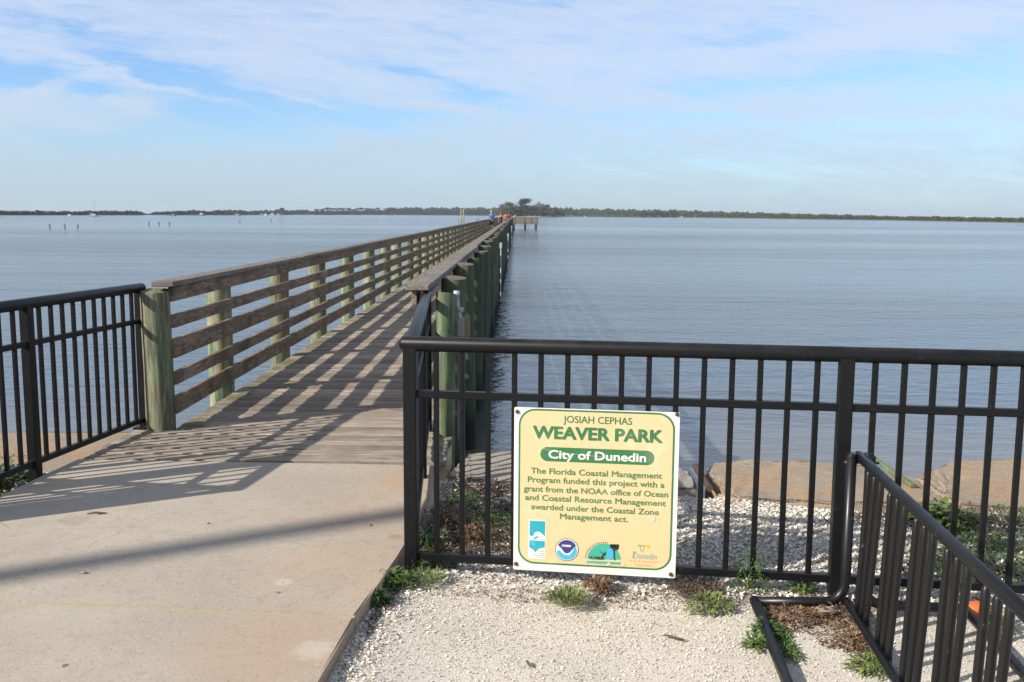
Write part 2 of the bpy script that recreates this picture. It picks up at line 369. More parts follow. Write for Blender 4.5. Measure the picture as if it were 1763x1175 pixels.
M['white'] = flat('white gelcoat', (.72, .72, .70), .4); M['beach'] = flat('beach sand', (.45, .38, .30), .9)
M['navy'] = flat('dark hull', (.05, .07, .11), .4); M['redtop'] = flat('red canopy', (.35, .07, .04))
M['pvc'] = flat('grey pvc', (.40, .42, .43), .5); M['greybox'] = flat('grey box', (.27, .25, .25), .5); M['rust'] = flat('rusty bolt', (.075, .045, .03), .8)
M['skin'] = flat('skin', (.50, .29, .20)); M['blue'] = flat('blue cotton', (.02, .14, .38)); M['dark'] = flat('dark cloth', (.022, .022, .032)); M['maroon'] = flat('dark maroon cloth', (.035, .014, .018))
M['orange'] = flat('orange cloth', (.52, .11, .05)); M['rustcloth'] = flat('rust red cloth', (.20, .035, .025)); M['greyhair'] = flat('grey hair', (.42, .38, .34)); M['blond'] = flat('reddish hair', (.30, .12, .05)); M['darkhair'] = flat('brown hair', (.10, .05, .03))
M['birdblack'] = flat('dark feathers', (.022, .022, .022)); M['birdwhite'] = flat('white feathers', (.75, .75, .73)); M['postgrey'] = flat('weathered marker post', (.06, .055, .05), .9)
M['orangeplastic'] = flat('orange plastic', (.55, .12, .03), .5); M['stone'] = flat('stone', (.30, .25, .2), .9); M['twig'] = flat('twig', (.09, .06, .04), .9)
M['galv'] = flat('weathered pole', (.2, .2, .2), .5)

def water():
    m = bpy.data.materials.new('sea water'); m.use_nodes = True; t = T(m.node_tree)
    v = t.pos(); x, y, z = t.sxyz(v)
    w1 = t.noise(t.scale(v, (1.3, 1.9, 1)), 1.5, 4, .55, .6); w2 = t.noise(t.scale(v, (.25, .8, 1)), .8, 3, .5, .8); w3 = t.noise(t.scale(v, (2.8, 4.2, 1)), 2.2, 3, .6)
    patch = t.step(t.noise(t.scale(v, (.006, .03, 1)), 1., 5, .6), .35, .68)
    near = t.step(y, 34., 9.)
    w0 = t.noise(t.scale(v, (.10, .34, 1)), .9, 4, .6, 1.2)
    h = t.m('ADD', t.m('ADD', t.m('MULTIPLY', w2, .5), t.m('MULTIPLY', w1, .42)), t.m('ADD', t.m('MULTIPLY', w3, .16), t.m('MULTIPLY', w0, 1.0)))
    amp = t.m('ADD', .07, t.m('MULTIPLY', patch, .24)); amp = t.m('MULTIPLY', amp, t.m('SUBTRACT', 1., t.m('MULTIPLY', near, .90)))
    h = t.m('MULTIPLY', h, amp)
    b = t.n('ShaderNodeBump', {'Height': h, 'Strength': 1., 'Distance': 1.})
    bed = t.noise(v, .5, 4, .6)
    shallow = t.mix(bed, (.16, .15, .13), (.20, .185, .155))
    c = t.mix(t.step(y, 6.3, 15.), shallow, (.04, .055, .068))
    p = t.n('ShaderNodeBsdfPrincipled', {'Base Color': c, 'Roughness': .09, 'IOR': 1.40, 'Normal': b.outputs[0]})
    t.n('ShaderNodeOutputMaterial', {'Surface': p.outputs[0]}); return m
M['water'] = water()

# ------------------------------------------------------------ ground, path, water
def sheet(name, x0, x1, y0, y1, nx, ny, zf, mat):
    xs = np.linspace(x0, x1, nx); ys = np.linspace(y0, y1, ny); X, Y = np.meshgrid(xs, ys); Z = zf(X, Y)
    V = np.stack([X, Y, Z], -1).reshape(-1, 3); i = np.arange(nx * ny).reshape(ny, nx)
    F = np.stack([i[:-1, :-1], i[:-1, 1:], i[1:, 1:], i[1:, :-1]], -1).reshape(-1, 4)
    return raw(name, V, F, mat, None, True)
def gz(X, Y):
    z = .010 * np.sin(3.1 * X + 1.2 * np.sin(2.2 * Y)) * np.sin(2.7 * Y + .8) + .005 * np.sin(9 * X + 2 * Y) * np.sin(8 * Y - X)
    z = z - .012 * np.exp(-((Y - 4.0) / .5) ** 2)
    z = np.where((Y > 4.4) & (X > -.4), z + .012 * np.sin(5 * Y + X * 1.3), z)
    ye = 5.98 - .25 * np.clip(X + .3, 0, 2.6) + .04
    z = z + .02 * np.exp(-((X + .6) / .2) ** 2) * (Y < 4.4)
    return z - .012 - .05 * (X < -2.8) - .25 * np.clip((Y - ye) / .12, 0, 1)
struct(sheet('ground', -16, 16, -14, 5.9, 320, 260, gz, M['sand']))
fr = [(-6500, 5.6), (6500, 5.6), (6500, 6100), (-6500, 6100)]
wv = MB(); wv.add([(x, y, WATER_Z) for x, y in fr], [(0, 1, 2, 3)]); struct(wv.build('water', M['water']))
bed = MB(); bed.add([(-300, 5.7, -2.2), (300, 5.7, -2.2), (300, 600, -2.6), (-300, 600, -2.6)], [(0, 1, 2, 3)]); struct(bed.build('seabed', M['sand']))

PZ = .065
def pathmesh():
    b = MB(); L = lambda y: -2.785 - .078 * (6.1 - y) if y > 4.3 else -2.925 - .12 * (4.3 - y)
    def Rr(y):
        pts = [(-3, -1.0), (1.5, -.76), (3.11, -.65), (3.66, -.615), (4.44, -.505), (4.9, -.475), (6.05, -.47)]
        return float(np.interp(y, [p[0] for p in pts], [p[1] for p in pts]))
    def slab(yl0, yr0, yl1, yr1):
        n = 7; ls = [yl0 + (yl1 - yl0) * i / n for i in range(n + 1)]; rs = [yr0 + (yr1 - yr0) * i / n for i in range(n + 1)]
        rnd = random.Random(3)
        poly = [(L(y), y) for y in ls][::-1] + [(Rr(y) + rnd.uniform(-.0015, .0015), y) for y in rs]
        bm = bmesh.new(); vs = [bm.verts.new((x, y, PZ)) for x, y in poly]; f = bm.faces.new(vs)
        if f.normal.z < 0: f.normal_flip()
        bm.normal_update()
        r = bmesh.ops.extrude_face_region(bm, geom=[f]); nv = [g for g in r['geom'] if isinstance(g, bmesh.types.BMVert)]
        for v_ in nv: v_.co.z = PZ
        for v_ in vs: v_.co.z = -.25
        top = [e for e in bm.edges if e.verts[0].co.z > 0 and e.verts[1].co.z > 0]
        bmesh.ops.bevel(bm, geom=top, offset=.007, segments=2, affect='EDGES')
        bmesh.ops.recalc_face_normals(bm, faces=bm.faces); bm.verts.index_update()
        b.add([v_.co for v_ in bm.verts], [[v_.index for v_ in fc.verts] for fc in bm.faces]); bm.free()
    slab(-6, -6.1, .3, .2); slab(.312, .212, 3.86, 3.652); slab(3.876, 3.667, 6.085, 5.99)
    o = struct(b.build('path', M['concrete'], None))
    j = MB(); j.add([(L(3.868), 3.853, PZ - .006), (Rr(3.66) + .0, 3.647, PZ - .006), (Rr(3.66), 3.672, PZ - .006), (L(3.868), 3.882, PZ - .006)], [(0, 1, 2, 3)])
    struct(j.build('path_joint', M['joint']))
pathmesh()

# ------------------------------------------------------------ seawall
def wallseg(poly, z, mat, label, name='seawall'):
    """concrete cap slab with a rough, worn top"""
    bm = bmesh.new(); vs = [bm.verts.new((x, y, 0)) for x, y in poly]; f = bm.faces.new(vs); bm.normal_update()
    if f.normal.z < 0: f.normal_flip()
    r = bmesh.ops.extrude_face_region(bm, geom=[f]); nv = [g for g in r['geom'] if isinstance(g, bmesh.types.BMVert)]
    for v_ in vs: v_.co.z = -2.0
    for v_ in nv: v_.co.z = 0
    top = [e for e in bm.edges if e.verts[0].co.z > -.1 and e.verts[1].co.z > -.1]
    bmesh.ops.bevel(bm, geom=top, offset=.02, segments=2, affect='EDGES')
    bmesh.ops.triangulate(bm, faces=[f_ for f_ in bm.faces if f_.normal.z > .9])
    bmesh.ops.subdivide_edges(bm, edges=[e for e in bm.edges if min(e.verts[0].co.z, e.verts[1].co.z) > -.1], cuts=9, use_grid_fill=True)
    rnd = random.Random(5)
    for v_ in bm.verts:
        if v_.co.z > -.1:
            x, y = v_.co.x, v_.co.y
            v_.co.z += z(x, y) + .012 * math.sin(4 * x + 2 * y) + .006 * math.sin(17 * x) * math.cos(13 * y) + rnd.uniform(-.007, .007)
            v_.co.y += .012 * math.sin(9 * x); v_.co.x += .008 * math.sin(11 * y)
    bmesh.ops.recalc_face_normals(bm, faces=bm.faces)
    bm.verts.index_update(); b = MB(); b.add([v_.co for v_ in bm.verts], [[v_.index for v_ in fc.verts] for fc in bm.faces]); bm.free()
    o = b.build(name, mat, None, 40); return tag(o, label, 'seawall', 'worn concrete seawall slabs along the shore')
wallseg([(-14, 5.85), (-2.86, 5.82), (-2.80, 7.2), (-14, 7.35)], lambda x, y: -.01, M['wall'], 'brown seawall slab behind the fence left of the pier')
wallseg([(-.42, 5.9), (-.2, 5.86), (.9, 5.60), (1.12, 5.68), (1.16, 6.1), (1.05, 6.37), (-.30, 6.58)], lambda x, y: .02, M['wallgrey'], 'grey seawall slab beside the pier, striped by shadows behind the sign')
wallseg([(1.24, 5.66), (1.34, 5.52), (1.88, 5.42), (2.535, 5.37), (2.55, 6.02), (2.36, 6.24), (1.75, 6.34), (1.34, 6.35), (1.26, 6.1)], lambda x, y: .015 - .03 * max(0, x - 2.1), M['wall'], 'brown seawall slab just right of the sign, shells at its edge')
wallseg([(2.545, 5.36), (5.2, 5.05), (9, 4.9), (9, 6.5), (5, 6.42), (2.98, 6.39), (2.72, 6.18), (2.56, 6.0)], lambda x, y: .02, M['wall'], 'brown seawall slab furthest right, behind the bike rack and leafy weeds')

# ------------------------------------------------------------ pier
PX, PSZ = .0033, .001
def PP(x, y, z): return Vector((x + PX * (y - 7), y, PZ + z + PSZ * (y - 7)))       # pier frame: z above the deck
PEND = 166.
pier = thing('pier', (-1.55, 6.1, PZ), 'long narrow wooden pier with plank deck and board railings running out over the water', 'pier')
# deck
b = MB(); y = 6.1; rr = random.Random(2)
while y < PEND:
    wd = .139
    x0, x1 = (-2.785 + .06 * (y - 6.1) + rr.uniform(-.02, .02), -.43 + rr.uniform(-.02, .015)) if y < 6.86 else (-2.47 + rr.uniform(-.006, .006), -.60 + rr.uniform(-.006, .006))
    c = PP((x0 + x1) / 2, y + wd / 2, -.02 + rr.uniform(-.003, .003))
    if y < 60: b.bbox(c, (x1 - x0, wd - rr.uniform(.008, .020), .04), .006, Matrix.Rotation(rr.uniform(-.0012, .0012), 3, 'Z') @ Matrix.Rotation(rr.uniform(-.01, .01), 3, 'X'))
    else: b.box(c, (x1 - x0, wd - .008, .04))
    y += wd + .004
b.build('deck', M['deck'], pier)
b = MB()
for x in (-2.40, -1.54, -.70): b.bar(PP(x, 6.15, -.145), PP(x, PEND, -.145), .05, .2, .003)
b.build('stringer', M['beam'], pier)
b = MB(); b.bbox(PP(-.45, 6.6, -.13), (.05, .75, .15)); b.build('end_joist', M['newwood'], pier)
# piles
def pilemesh(r, top, bot, seed):
    rd = random.Random(seed); m = MB(); seg = 20; n = 12; ph = [rd.uniform(0, 6) for _ in range(4)]; k = []
    zs = [top] + [top - .015] + [top + (bot - top) * i / n for i in range(1, n + 1)]
    vs = []
    for i, z in enumerate(zs):
        for j in range(seg):
            t = 2 * math.pi * j / seg
            q = r * (1 + .025 * math.sin(2 * t + ph[0]) + .018 * math.sin(3 * t + ph[1] + z) + .012 * math.sin(7 * t + ph[2]) + rd.uniform(-.008, .008)) * (.955 if i == 0 else 1) * (1 + .03 * (top - z) / 3)
            vs.append((q * math.cos(t) + .01 * math.sin(z * 1.3 + ph[3]), q * math.sin(t) + .01 * math.cos(z + ph[3]), z + (.012 * math.cos(t + ph[1]) if i < 2 else 0)))
    fs = [tuple(range(seg))]
    for i in range(len(zs) - 1):
        for j in range(seg): fs.append((i * seg + j, (i + 1) * seg + j, (i + 1) * seg + (j + 1) % seg, i * seg + (j + 1) % seg))
    return m.add(vs, fs)
LP = [7.0, 8.5, 10.68, 12.87, 15.08, 17.2]; 
while LP[-1] < PEND - 2.2: LP.append(LP[-1] + 2.15)
RP = [8.1, 10.0, 12.05, 14.1, 16.25, 18.4]
while RP[-1] < PEND - 2.2: RP.append(RP[-1] + 2.15)
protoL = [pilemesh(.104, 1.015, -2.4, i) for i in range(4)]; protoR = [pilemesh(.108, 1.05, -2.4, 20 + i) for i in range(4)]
meshes = {}
def place_pile(side, i, y, stuff=None):
    pr = protoL if side == 'L' else protoR; rd = random.Random(i * 7 + (side == 'R')); x = (-2.585 if side == 'L' else -.495) + (rd.uniform(-.012, .012) if i else 0)
    loc = PP(x, y, rd.uniform(-.02, .02) if i else 0); key = (side, i % 4)
    if stuff is not None:
        Mx = Matrix.Translation(loc); stuff.add([Mx @ Vector(v) for v in pr[i % 4].v], pr[i % 4].f); return
    if key not in meshes:
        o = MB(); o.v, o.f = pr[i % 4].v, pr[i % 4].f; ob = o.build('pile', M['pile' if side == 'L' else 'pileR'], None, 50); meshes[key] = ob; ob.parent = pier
    else: ob = dup(meshes[key], pier)
    ob.location = loc - pier.location; 
far = MB()
for i, y in enumerate(LP): place_pile('L', i, y, far if i >= 49 else None)
for i, y in enumerate(RP): place_pile('R', i, y, far if i >= 49 else None)
o = far.build('far_pile', M['pile'], pier, 50); o['kind'] = 'stuff'
# the thin end pile on the right
p1 = pilemesh(.072, 1.02, -.25, 77); o = p1.build('end_pile', M['pileR2'], None, 50); o.parent = pier; o.location = PP(-.47, 6.86, 0) - pier.location
# rails: five boards a side, joined on the piles, and a flat cap
def cuts(ps, first): 
    r = [first]; 
    for k in range(2, len(ps), 2): r.append(ps[k])
    r.append(PEND); return r
lev = [(.935, 1.04), (.74, .835), (.515, .655), (.325, .42), (.105, .235)]
farb = MB(); rb = random.Random(9)
for side, xi, ps, first in (('L', -2.47, LP, 7.0), ('R', -.697, RP, 6.86)):
    for li, (z0, z1) in enumerate(lev):
        sh = ps if li % 2 == 0 else ps[1:]
        cs = cuts(sh, first); 
        for k in range(len(cs) - 1):
            y0, y1 = cs[k] + .003, cs[k + 1] - .003
            if y1 - y0 < .3: continue
            dz0, dz1, dx = rb.uniform(-.006, .006), rb.uniform(-.006, .006), rb.uniform(-.003, .003)
            zc = (z0 + z1) / 2
            tgt = MB() if k < 10 else farb
            tgt.bar(PP(xi + dx, y0, zc + dz0), PP(xi + dx, y1, zc + dz1), .038, z1 - z0, .004 if k < 10 else .001)
            if k < 10: tgt.build('rail_board', M['rail'], pier)
o = farb.build('far_rail_board', M['rail'], pier); o['kind'] = 'stuff'
for side, x0, x1, first in (('L', -2.585, -2.425, 6.93), ('R', -.748, -.585, 6.78)):
    yy = first; k = 0; fc = MB()
    while yy < PEND:
        y1 = min(yy + 4.3, PEND); dx, dz = rb.uniform(-.01, .01), rb.uniform(-.006, .006)
        if k == 0: dx = 0
        tgt = MB() if k < 12 else fc
        tgt.bar(PP((x0 + x1) / 2 + dx, yy + .002, 1.06 + dz), PP((x0 + x1) / 2 + dx + rb.uniform(-.01, .01), y1 - .002, 1.06 - dz), x1 - x0, .038, .005)
        if k < 12: tgt.build('handrail_cap', M['cap'], pier)
        yy = y1; k += 1
    o = fc.build('far_handrail_cap', M['cap'], pier); o['kind'] = 'stuff'

# fishing platform at the far end
pl = thing('fishing_platform', (2.2, 167.5, WATER_Z), 'square wooden fishing platform with board railing at the far end of the pier', 'platform')
dzp = .29; b = MB(); b.bbox((2.1, 169.2, dzp - .05), (4.4, 4.4, .1)); b.bbox((2.1, 167.05, dzp - .09), (4.3, .08, .14)); b.bbox((2.1, 171.3, dzp - .09), (4.3, .08, .14)); b.build('deck', M['platwood'], pl)
for x in (2.15, 4.0, .2):
    for yy in (167.2, 171.2): MB().tube([(x, yy, -2.5), (x, yy, dzp - .06)], .16, 12).build('pile', M['postgrey'], pl, True)
for p0, p1 in (((.1, 167.02), (4.25, 167.02)), ((4.25, 167.02), (4.25, 171.4)), ((.1, 171.4), (4.25, 171.4))):
    for z0 in (.10, .32, .54, .75): MB().bar((*p0, dzp + z0), (*p1, dzp + z0), .05, .15).build('rail_board', M['platwood'], pl)
    MB().bar((*p0, dzp + .92), (*p1, dzp + .92), .18, .05).build('handrail_cap', M['platwood'], pl)
for x in (.3, 1.95, 3.1, 4.2): MB().bbox((x, 166.94, dzp + .42), (.12, .1, .96)).build('rail_post', M['platwood'], pl)
for yy in (169.2, 171.3): MB().bbox((4.33, yy, dzp + .42), (.1, .12, .96)).build('rail_post', M['platwood'], pl)

# ------------------------------------------------------------ fences
def fence_run(root, p0, p1, z, zt, zm, zb, posts, n_gap, tube_r=.034, end_caps=True, ext=0., skip=()):
    """straight run of tube-topped fence: p0,p1 ground ends; posts at given distances; pickets evenly between neighbouring posts"""
    p0, p1 = Vector((*p0, 0)), Vector((*p1, 0)); d = (p1 - p0); L = d.length; d.normalize(); at_ = lambda s, h: p0 + d * s + Vector((0, 0, h))
    pts = [at_(-ext, zt), at_(L + (.03 if end_caps else 0), zt)]
    tb = MB(); q = [at_(-ext - tube_r * .55, zt), at_(-ext - tube_r * .3, zt), pts[0], pts[1]]; rr_ = [tube_r * .55, tube_r * .88, tube_r, tube_r]
    if end_caps: q += [at_(L + .03 + tube_r * .35, zt), at_(L + .03 + tube_r * .6, zt)]; rr_ += [tube_r * .88, tube_r * .5]
    tb.tube(q, rr_, 20).build('top_rail', M['black'], root, 50)
    MB().bar(at_(0, zm), at_(L, zm), .034, .034, .003).build('mid_rail', M['black'], root)
    MB().bar(at_(0, zb), at_(L, zb), .034, .036, .003).build('bottom_rail', M['black'], root)
    Mx = Matrix.Rotation(math.atan2(d.y, d.x), 3, 'Z')
    for s in posts:
        if s in skip: continue
        MB().bbox(at_(s, (z + zt) / 2), (.06, .06, zt - z), .004, Mx).build('post', M['black'], root)
    proto = None; ps = sorted(posts)
    for a, b_, n in zip(ps[:-1], ps[1:], n_gap):
        for k in range(1, n + 1):
            s = a + (b_ - a) * k / (n + 1)
            if proto is None:
                proto = MB().bbox((0, 0, (zb + zt) / 2), (.0235, .0235, zt - zb), .003, Mx).build('picket', M['black']); proto.parent = root; o = proto
            else: o = dup(proto, root)
            o.location = at_(s, 0) - root.location
    return at_
FC = Vector((-.458, 4.34, 0)); FD = Vector((1, -.136, 0)).normalized()
ff = thing('metal_fence', (FC.x, FC.y, 0), 'black metal picket fence with round top rail that carries the park sign', 'fence')
fe = FC + FD * 6.0
fence_run(ff, FC[:2], fe[:2], -.1, 1.06, .832, .07, [0, 1.900, 3.80, 5.70], [15, 15, 15], ext=.03)
SE = Vector((-.62, 7.06, 0))
fence_run(ff, FC[:2], SE[:2], -.02, 1.057, .832, .12, [0, 1.36, 2.70], [11, 11], ext=-.03, skip=(0,))
lf = thing('metal_fence', (-2.70, 7.0, PZ), 'black metal picket fence along the left edge of the concrete path', 'fence')
LA, LB = Vector((-2.695, 7.0, 0)), Vector((-3.05, 4.60, 0)); LL = (LB - LA).length
fence_run(lf, LA[:2], LB[:2], .0, 1.098, .86, .135, [.0, 1.285, LL], [10, 8], ext=.03)
ld = Vector((-1, .13, 0)).normalized(); LCn = LB + ld * 5.0
fence_run(lf, LB[:2], LCn[:2], -.1, 1.098, .86, .135, [0, 1.95, 3.9], [16, 16], ext=-.03, skip=(0,), end_caps=False)
MB().bbox((-2.70, 7.0, PZ + .008), (.13, .12, .016), .004).build('base_plate', M['black'], lf)

# ------------------------------------------------------------ sign
nrm = Vector((FD.y, -FD.x, 0)); 
s0 = FC + FD * ((.016 - FC.x) / FD.x) + nrm * .022
SW, SH, SZ0 = .728, .752, .038
sign = thing('park_sign', (s0.x, s0.y, SZ0), 'cream park sign with green border and lettering, bolted to the black fence', 'sign')
SM = Matrix((FD, -nrm, Vector((0, 0, 1)))).transposed().to_4x4(); SM.translation = (s0.x, s0.y, SZ0)     # x right, y into the fence, z up
def su_(px, py):  # zoomed photo position on the sign -> sign metres
    u = (px - 57) / 983.; v = (py - 62 - .027 * (px - 57)) / 1022.
    return u * SW, (1 - v) * SH
def layer(polys, name, mat, y, parent=None, thick=0):
    b = MB()
    for poly in polys:
        if thick: 
            n = len(poly); vs = [(p[0], y, p[1]) for p in poly] + [(p[0], y + thick, p[1]) for p in poly]
            b.add(vs, [tuple(range(n)), tuple(range(n, 2 * n))[::-1]] + [(i, n + i, n + (i + 1) % n, (i + 1) % n) for i in range(n)])
        else: b.add([(p[0], y, p[1]) for p in poly], [tuple(range(len(poly)))])
    b.xf(SM); o = b.build(name, mat, sign)
    if parent: o.parent = parent; o.location = Vector((0, 0, 0))
    return o
def rrect(x0, z0, x1, z1, r, n=8):
    out = []
    for cx, cz, a0 in ((x1 - r, z0 + r, -90), (x1 - r, z1 - r, 0), (x0 + r, z1 - r, 90), (x0 + r, z0 + r, 180)):
        for k in range(n + 1):
            a = math.radians(a0 + 90 * k / n); out.append((cx + r * math.cos(a), cz + r * math.sin(a)))
    return out
def signmat(name, c, fade=.2):
    def f(t):
        v = t.obj(); n = t.noise(v, 9., 5, .65); n2 = t.noise(t.scale(v, (40, 40, 12)), 3., 4, .6)
        k = t.m('MULTIPLY', t.step(n, .5, .75), fade); cc = t.mix(k, c, (.78, .72, .58))
        cc = t.mix(t.m('MULTIPLY', t.step(n2, .66, .72), .25), cc, (.5, .42, .3)); return cc, .45
    return material(name, f)
M['sgwhite'] = signmat('sign white edge', (.76, .74, .68)); M['sgcream'] = signmat('sign cream face', (.70, .53, .29), .35); M['sggreen'] = signmat('sign green', (.035, .17, .062), .12)
M['sgtext'] = signmat('sign faded green lettering', (.075, .20, .075), .2); M['sgteal'] = signmat('logo teal', (.02, .36, .44), .15); M['sgsea'] = signmat('logo sea green', (.05, .40, .29), .15); M['sgnavy'] = signmat('logo navy', (.05, .045, .19), .05)
M['sgsky'] = signmat('logo sky blue', (.06, .42, .62), .1); M['sgblack'] = signmat('logo black', (.03, .035, .03), .05); M['sgorange'] = signmat('logo faded orange', (.70, .34, .12), .4); M['sgpalm'] = signmat('logo leaf green', (.22, .42, .10), .2); M['sggrey'] = signmat('logo grey green', (.20, .33, .30), .3); M['sgyel'] = signmat('logo yellow', (.72, .45, .05), .2)
pr_ = rrect(0, 0, SW, SH, .006, 3); panel = layer([pr_], 'panel', M['sgwhite'], -.003, thick=.003)
gx0, gx1 = .020 * SW / .72, SW - .019
layer([rrect(gx0, .032, gx1, SH - .004, .075)], 'green_border', M['sggreen'], -.0036)
layer([rrect(gx0 + .0085, .0405, gx1 - .0085, SH - .0125, .067)], 'cream_face', M['sgcream'], -.0042)
TY = -.0049
def text(s, x0, x1, cz, h, name, mat, y=TY, bold=0., shear=0.):
    cu = bpy.data.curves.new('text', 'FONT'); cu.body = s; cu.size = 1; cu.resolution_u = 3; cu.shear = shear
    ob = bpy.data.objects.new('text', cu); COL.objects.link(ob); dg = bpy.context.evaluated_depsgraph_get(); dg.update()
    me = bpy.data.meshes.new_from_object(ob.evaluated_get(dg)); bpy.data.objects.remove(ob)
    co = np.empty(len(me.vertices) * 3, np.float32); me.vertices.foreach_get('co', co); co = co.reshape(-1, 3)
    mn, mx = co[:, 0].min(), co[:, 0].max(); CAP = .729
    b = MB(); k = bold * h / CAP; sh = [(0, 0)] if not k else [(-k, 0), (k, 0), (0, k * .8), (0, -k * .8), (-k * .7, k * .6), (k * .7, -k * .6), (k * .7, k * .6), (-k * .7, -k * .6)]
    for i, (ox, oz) in enumerate(sh):                                            # struck several times for the weight of the letters
        vs = [((p[0] - mn) / (mx - mn) * (x1 - x0 - 2 * k) + x0 + k + ox, y - i * .00006, cz + oz + (p[1] - CAP / 2) / CAP * (h - 1.4 * k)) for p in co]
        b.add(vs, [tuple(p.vertices) for p in me.polygons])
    bpy.data.meshes.remove(me); b.xf(SM); return b.build(name, mat, sign)
def line(s, px0, px1, pyc, cap_px, name='lettering', mat=None, bold=.0, y=TY, dpx=0, shear=0.):
    x0, z = su_(px0, pyc + .027 * (px0 - (px0 + px1) / 2)); x1, _ = su_(px1, pyc); return text(s, x0, x1, z, cap_px / 1022 * SH, name, mat or M['sgtext'], y, bold, shear)
line('JOSIAH CEPHAS', 353, 762, 137, 46, bold=.012, mat=M['sggreen'])
line('WEAVER PARK', 170, 945, 222, 84, bold=.045, mat=M['sggreen'])
a = su_(217, 305 - 6); c = su_(897, 408 + 9); layer([rrect(a[0], c[1] + .004, c[0], a[1] - .004, (a[1] - c[1] - .0081) / 2)], 'green_banner', M['sggreen'], -.0048)
line('City of Dunedin', 266, 850, 356, 56, 'banner_lettering', M['sgwhite'], .032, y=-.0055)
for s, x0, x1, yc in (('The Florida Coastal Management', 160, 946, 463), ('Program funded this project with a', 142, 962, 518), ('grant from the NOAA office of Ocean', 118, 985, 576), ('and Coastal Resource Management', 127, 973, 631), ('awarded under the Coastal Zone', 164, 933, 688), ('Management act.', 340, 752, 741)):
    line(s, x0, x1, yc, 39, bold=.026)
# emblems
LY = -.0048
def lp(px, py): return su_(px, py)
def poly(pts): return [lp(*p) for p in pts]
def circ(cx, cy, rx, ry, a0=0, a1=360, n=28): return [lp(cx + rx * math.cos(math.radians(a0 + (a1 - a0) * k / n)), cy - ry * math.sin(math.radians(a0 + (a1 - a0) * k / n))) for k in range(n + (a1 - a0 < 360))]
e = layer([poly([(150, 762), (258, 765), (252, 1015), (147, 1010)])], 'coastal_emblem', M['sgwhite'], LY)
layer([poly([(157, 769), (252, 771), (250, 868), (232, 850), (212, 836), (188, 842), (175, 868), (156, 862)]), poly([(156, 893), (250, 897), (249, 938), (222, 942), (205, 955), (192, 972), (182, 956), (155, 938)])], 'blue_waves', M['sgteal'], LY - .0007, e)
layer([poly([(186, 872), (212, 864), (204, 878), (176, 890)]), poly([(160, 905), (188, 898), (196, 925), (180, 932), (166, 922)])], 'white_crest', M['sgsky'], LY - .0013, e)
for k in range(4): 
    line(('Florida', 'Coastal', 'Management', 'Program')[k], (208, 205, 178, 205)[k], 249, 962 + 12 * k, 8, 'emblem_lettering', M['sgteal'], y=LY - .0007)
e = layer([circ(385, 948, 72, 72)], 'round_emblem', M['sgwhite'], LY)
layer([circ(385, 948, 72, 72, 0, 360, 36)], 'emblem_ring', M['sgnavy'], LY - .0004, e); layer([circ(385, 948, 68, 68, 0, 360, 36)], 'emblem_face', M['sgwhite'], LY - .0008, e)
layer([circ(385, 948, 62, 62, 28, 152, 20) + poly([(352, 940), (370, 966), (385, 972), (402, 966), (424, 938)])], 'navy_dome', M['sgnavy'], LY - .0013, e)
layer([circ(385, 950, 62, 62, 186, 360, 24) + poly([(436, 918), (418, 962), (396, 985), (362, 974), (340, 952)])], 'blue_sea', M['sgsky'], LY - .0013, e)
line('noaa', 356, 411, 919, 20, 'emblem_lettering', M['sgwhite'], .05, y=LY - .0019)
e = layer([poly([(505, 893), (720, 898), (716, 1040), (503, 1034)])], 'arch_emblem', M['sgcream'], LY)
layer([circ(610, 1010, 102, 108, 4, 176, 30)], 'green_arch', M['sgsea'], LY - .0007, e)
layer([poly([(508, 1014), (712, 1018), (711, 1034), (508, 1029)])], 'green_bar', M['sgsea'], LY - .0007, e)
layer([circ(672, 926, 28, 20)] + [circ(655 + 9 * k, 912 + (k % 2) * 10, 11, 8, 0, 360, 10) for k in range(5)], 'dark_tree', M['sgblack'], LY - .0013, e)
layer([poly([(668, 940), (676, 940), (680, 1006), (672, 1006)]), poly([(580, 940), (606, 968), (622, 952), (632, 960), (610, 984)]), poly([(600, 976), (612, 978), (596, 1000), (590, 998)])], 'dark_bird', M['sgblack'], LY - .0014, e)
layer([circ(646, 966, 22, 38)], 'blue_pool', M['sgsky'], LY - .0019, e)
line('FLORIDA', 524, 614, 994, 20, 'emblem_lettering', M['sgblack'], .02, y=LY - .0022)
arc = "FLORIDA'S ENVIRONMENTAL PARTNERS"
for k, ch in enumerate(arc):
    if ch == ' ': continue
    aa = math.radians(172 - 96 * k / (len(arc) - 1)); px, py = 610 + 112 * math.cos(aa), 1006 - 110 * math.sin(aa)
    layer([poly([(px - 2.2, py - 4), (px + 2.2, py - 4), (px + 2.2, py + 4), (px - 2.2, py + 4)])], 'arch_mark', M['sgblack'], LY - .0008, e) if k % 2 == 0 else None
line('Dunedin', 786, 928, 974, 40, 'script_lettering', M['sggrey'], .0, shear=.25)
layer([poly([(786, 945), (800, 950), (790, 992), (782, 990)])], 'script_stroke', M['sggrey'], LY)
line('Parks & Recreation', 764, 938, 1008, 15, 'small_lettering', M['sgorange']); line('Department', 800, 902, 1031, 15, 'small_lettering', M['sgorange'])
pal = []
for cx, cy in ((825, 913), (850, 915)):
    for k in range(6):
        aa = math.radians(20 + k * 28); pal.append(poly([(cx, cy), (cx + 10 * math.cos(aa) - 3, cy - 12 * math.sin(aa)), (cx + 20 * math.cos(aa), cy - 12 * math.sin(aa) + 8), (cx + 10 * math.cos(aa), cy - 9 * math.sin(aa) + 4)]))
layer(pal, 'palm_fronds', M['sgpalm'], LY); layer([poly([(823, 915), (828, 915), (836, 950), (831, 950)]), poly([(849, 917), (853, 917), (846, 952), (841, 952)])], 'palm_trunks', M['sggrey'], LY + .0001)
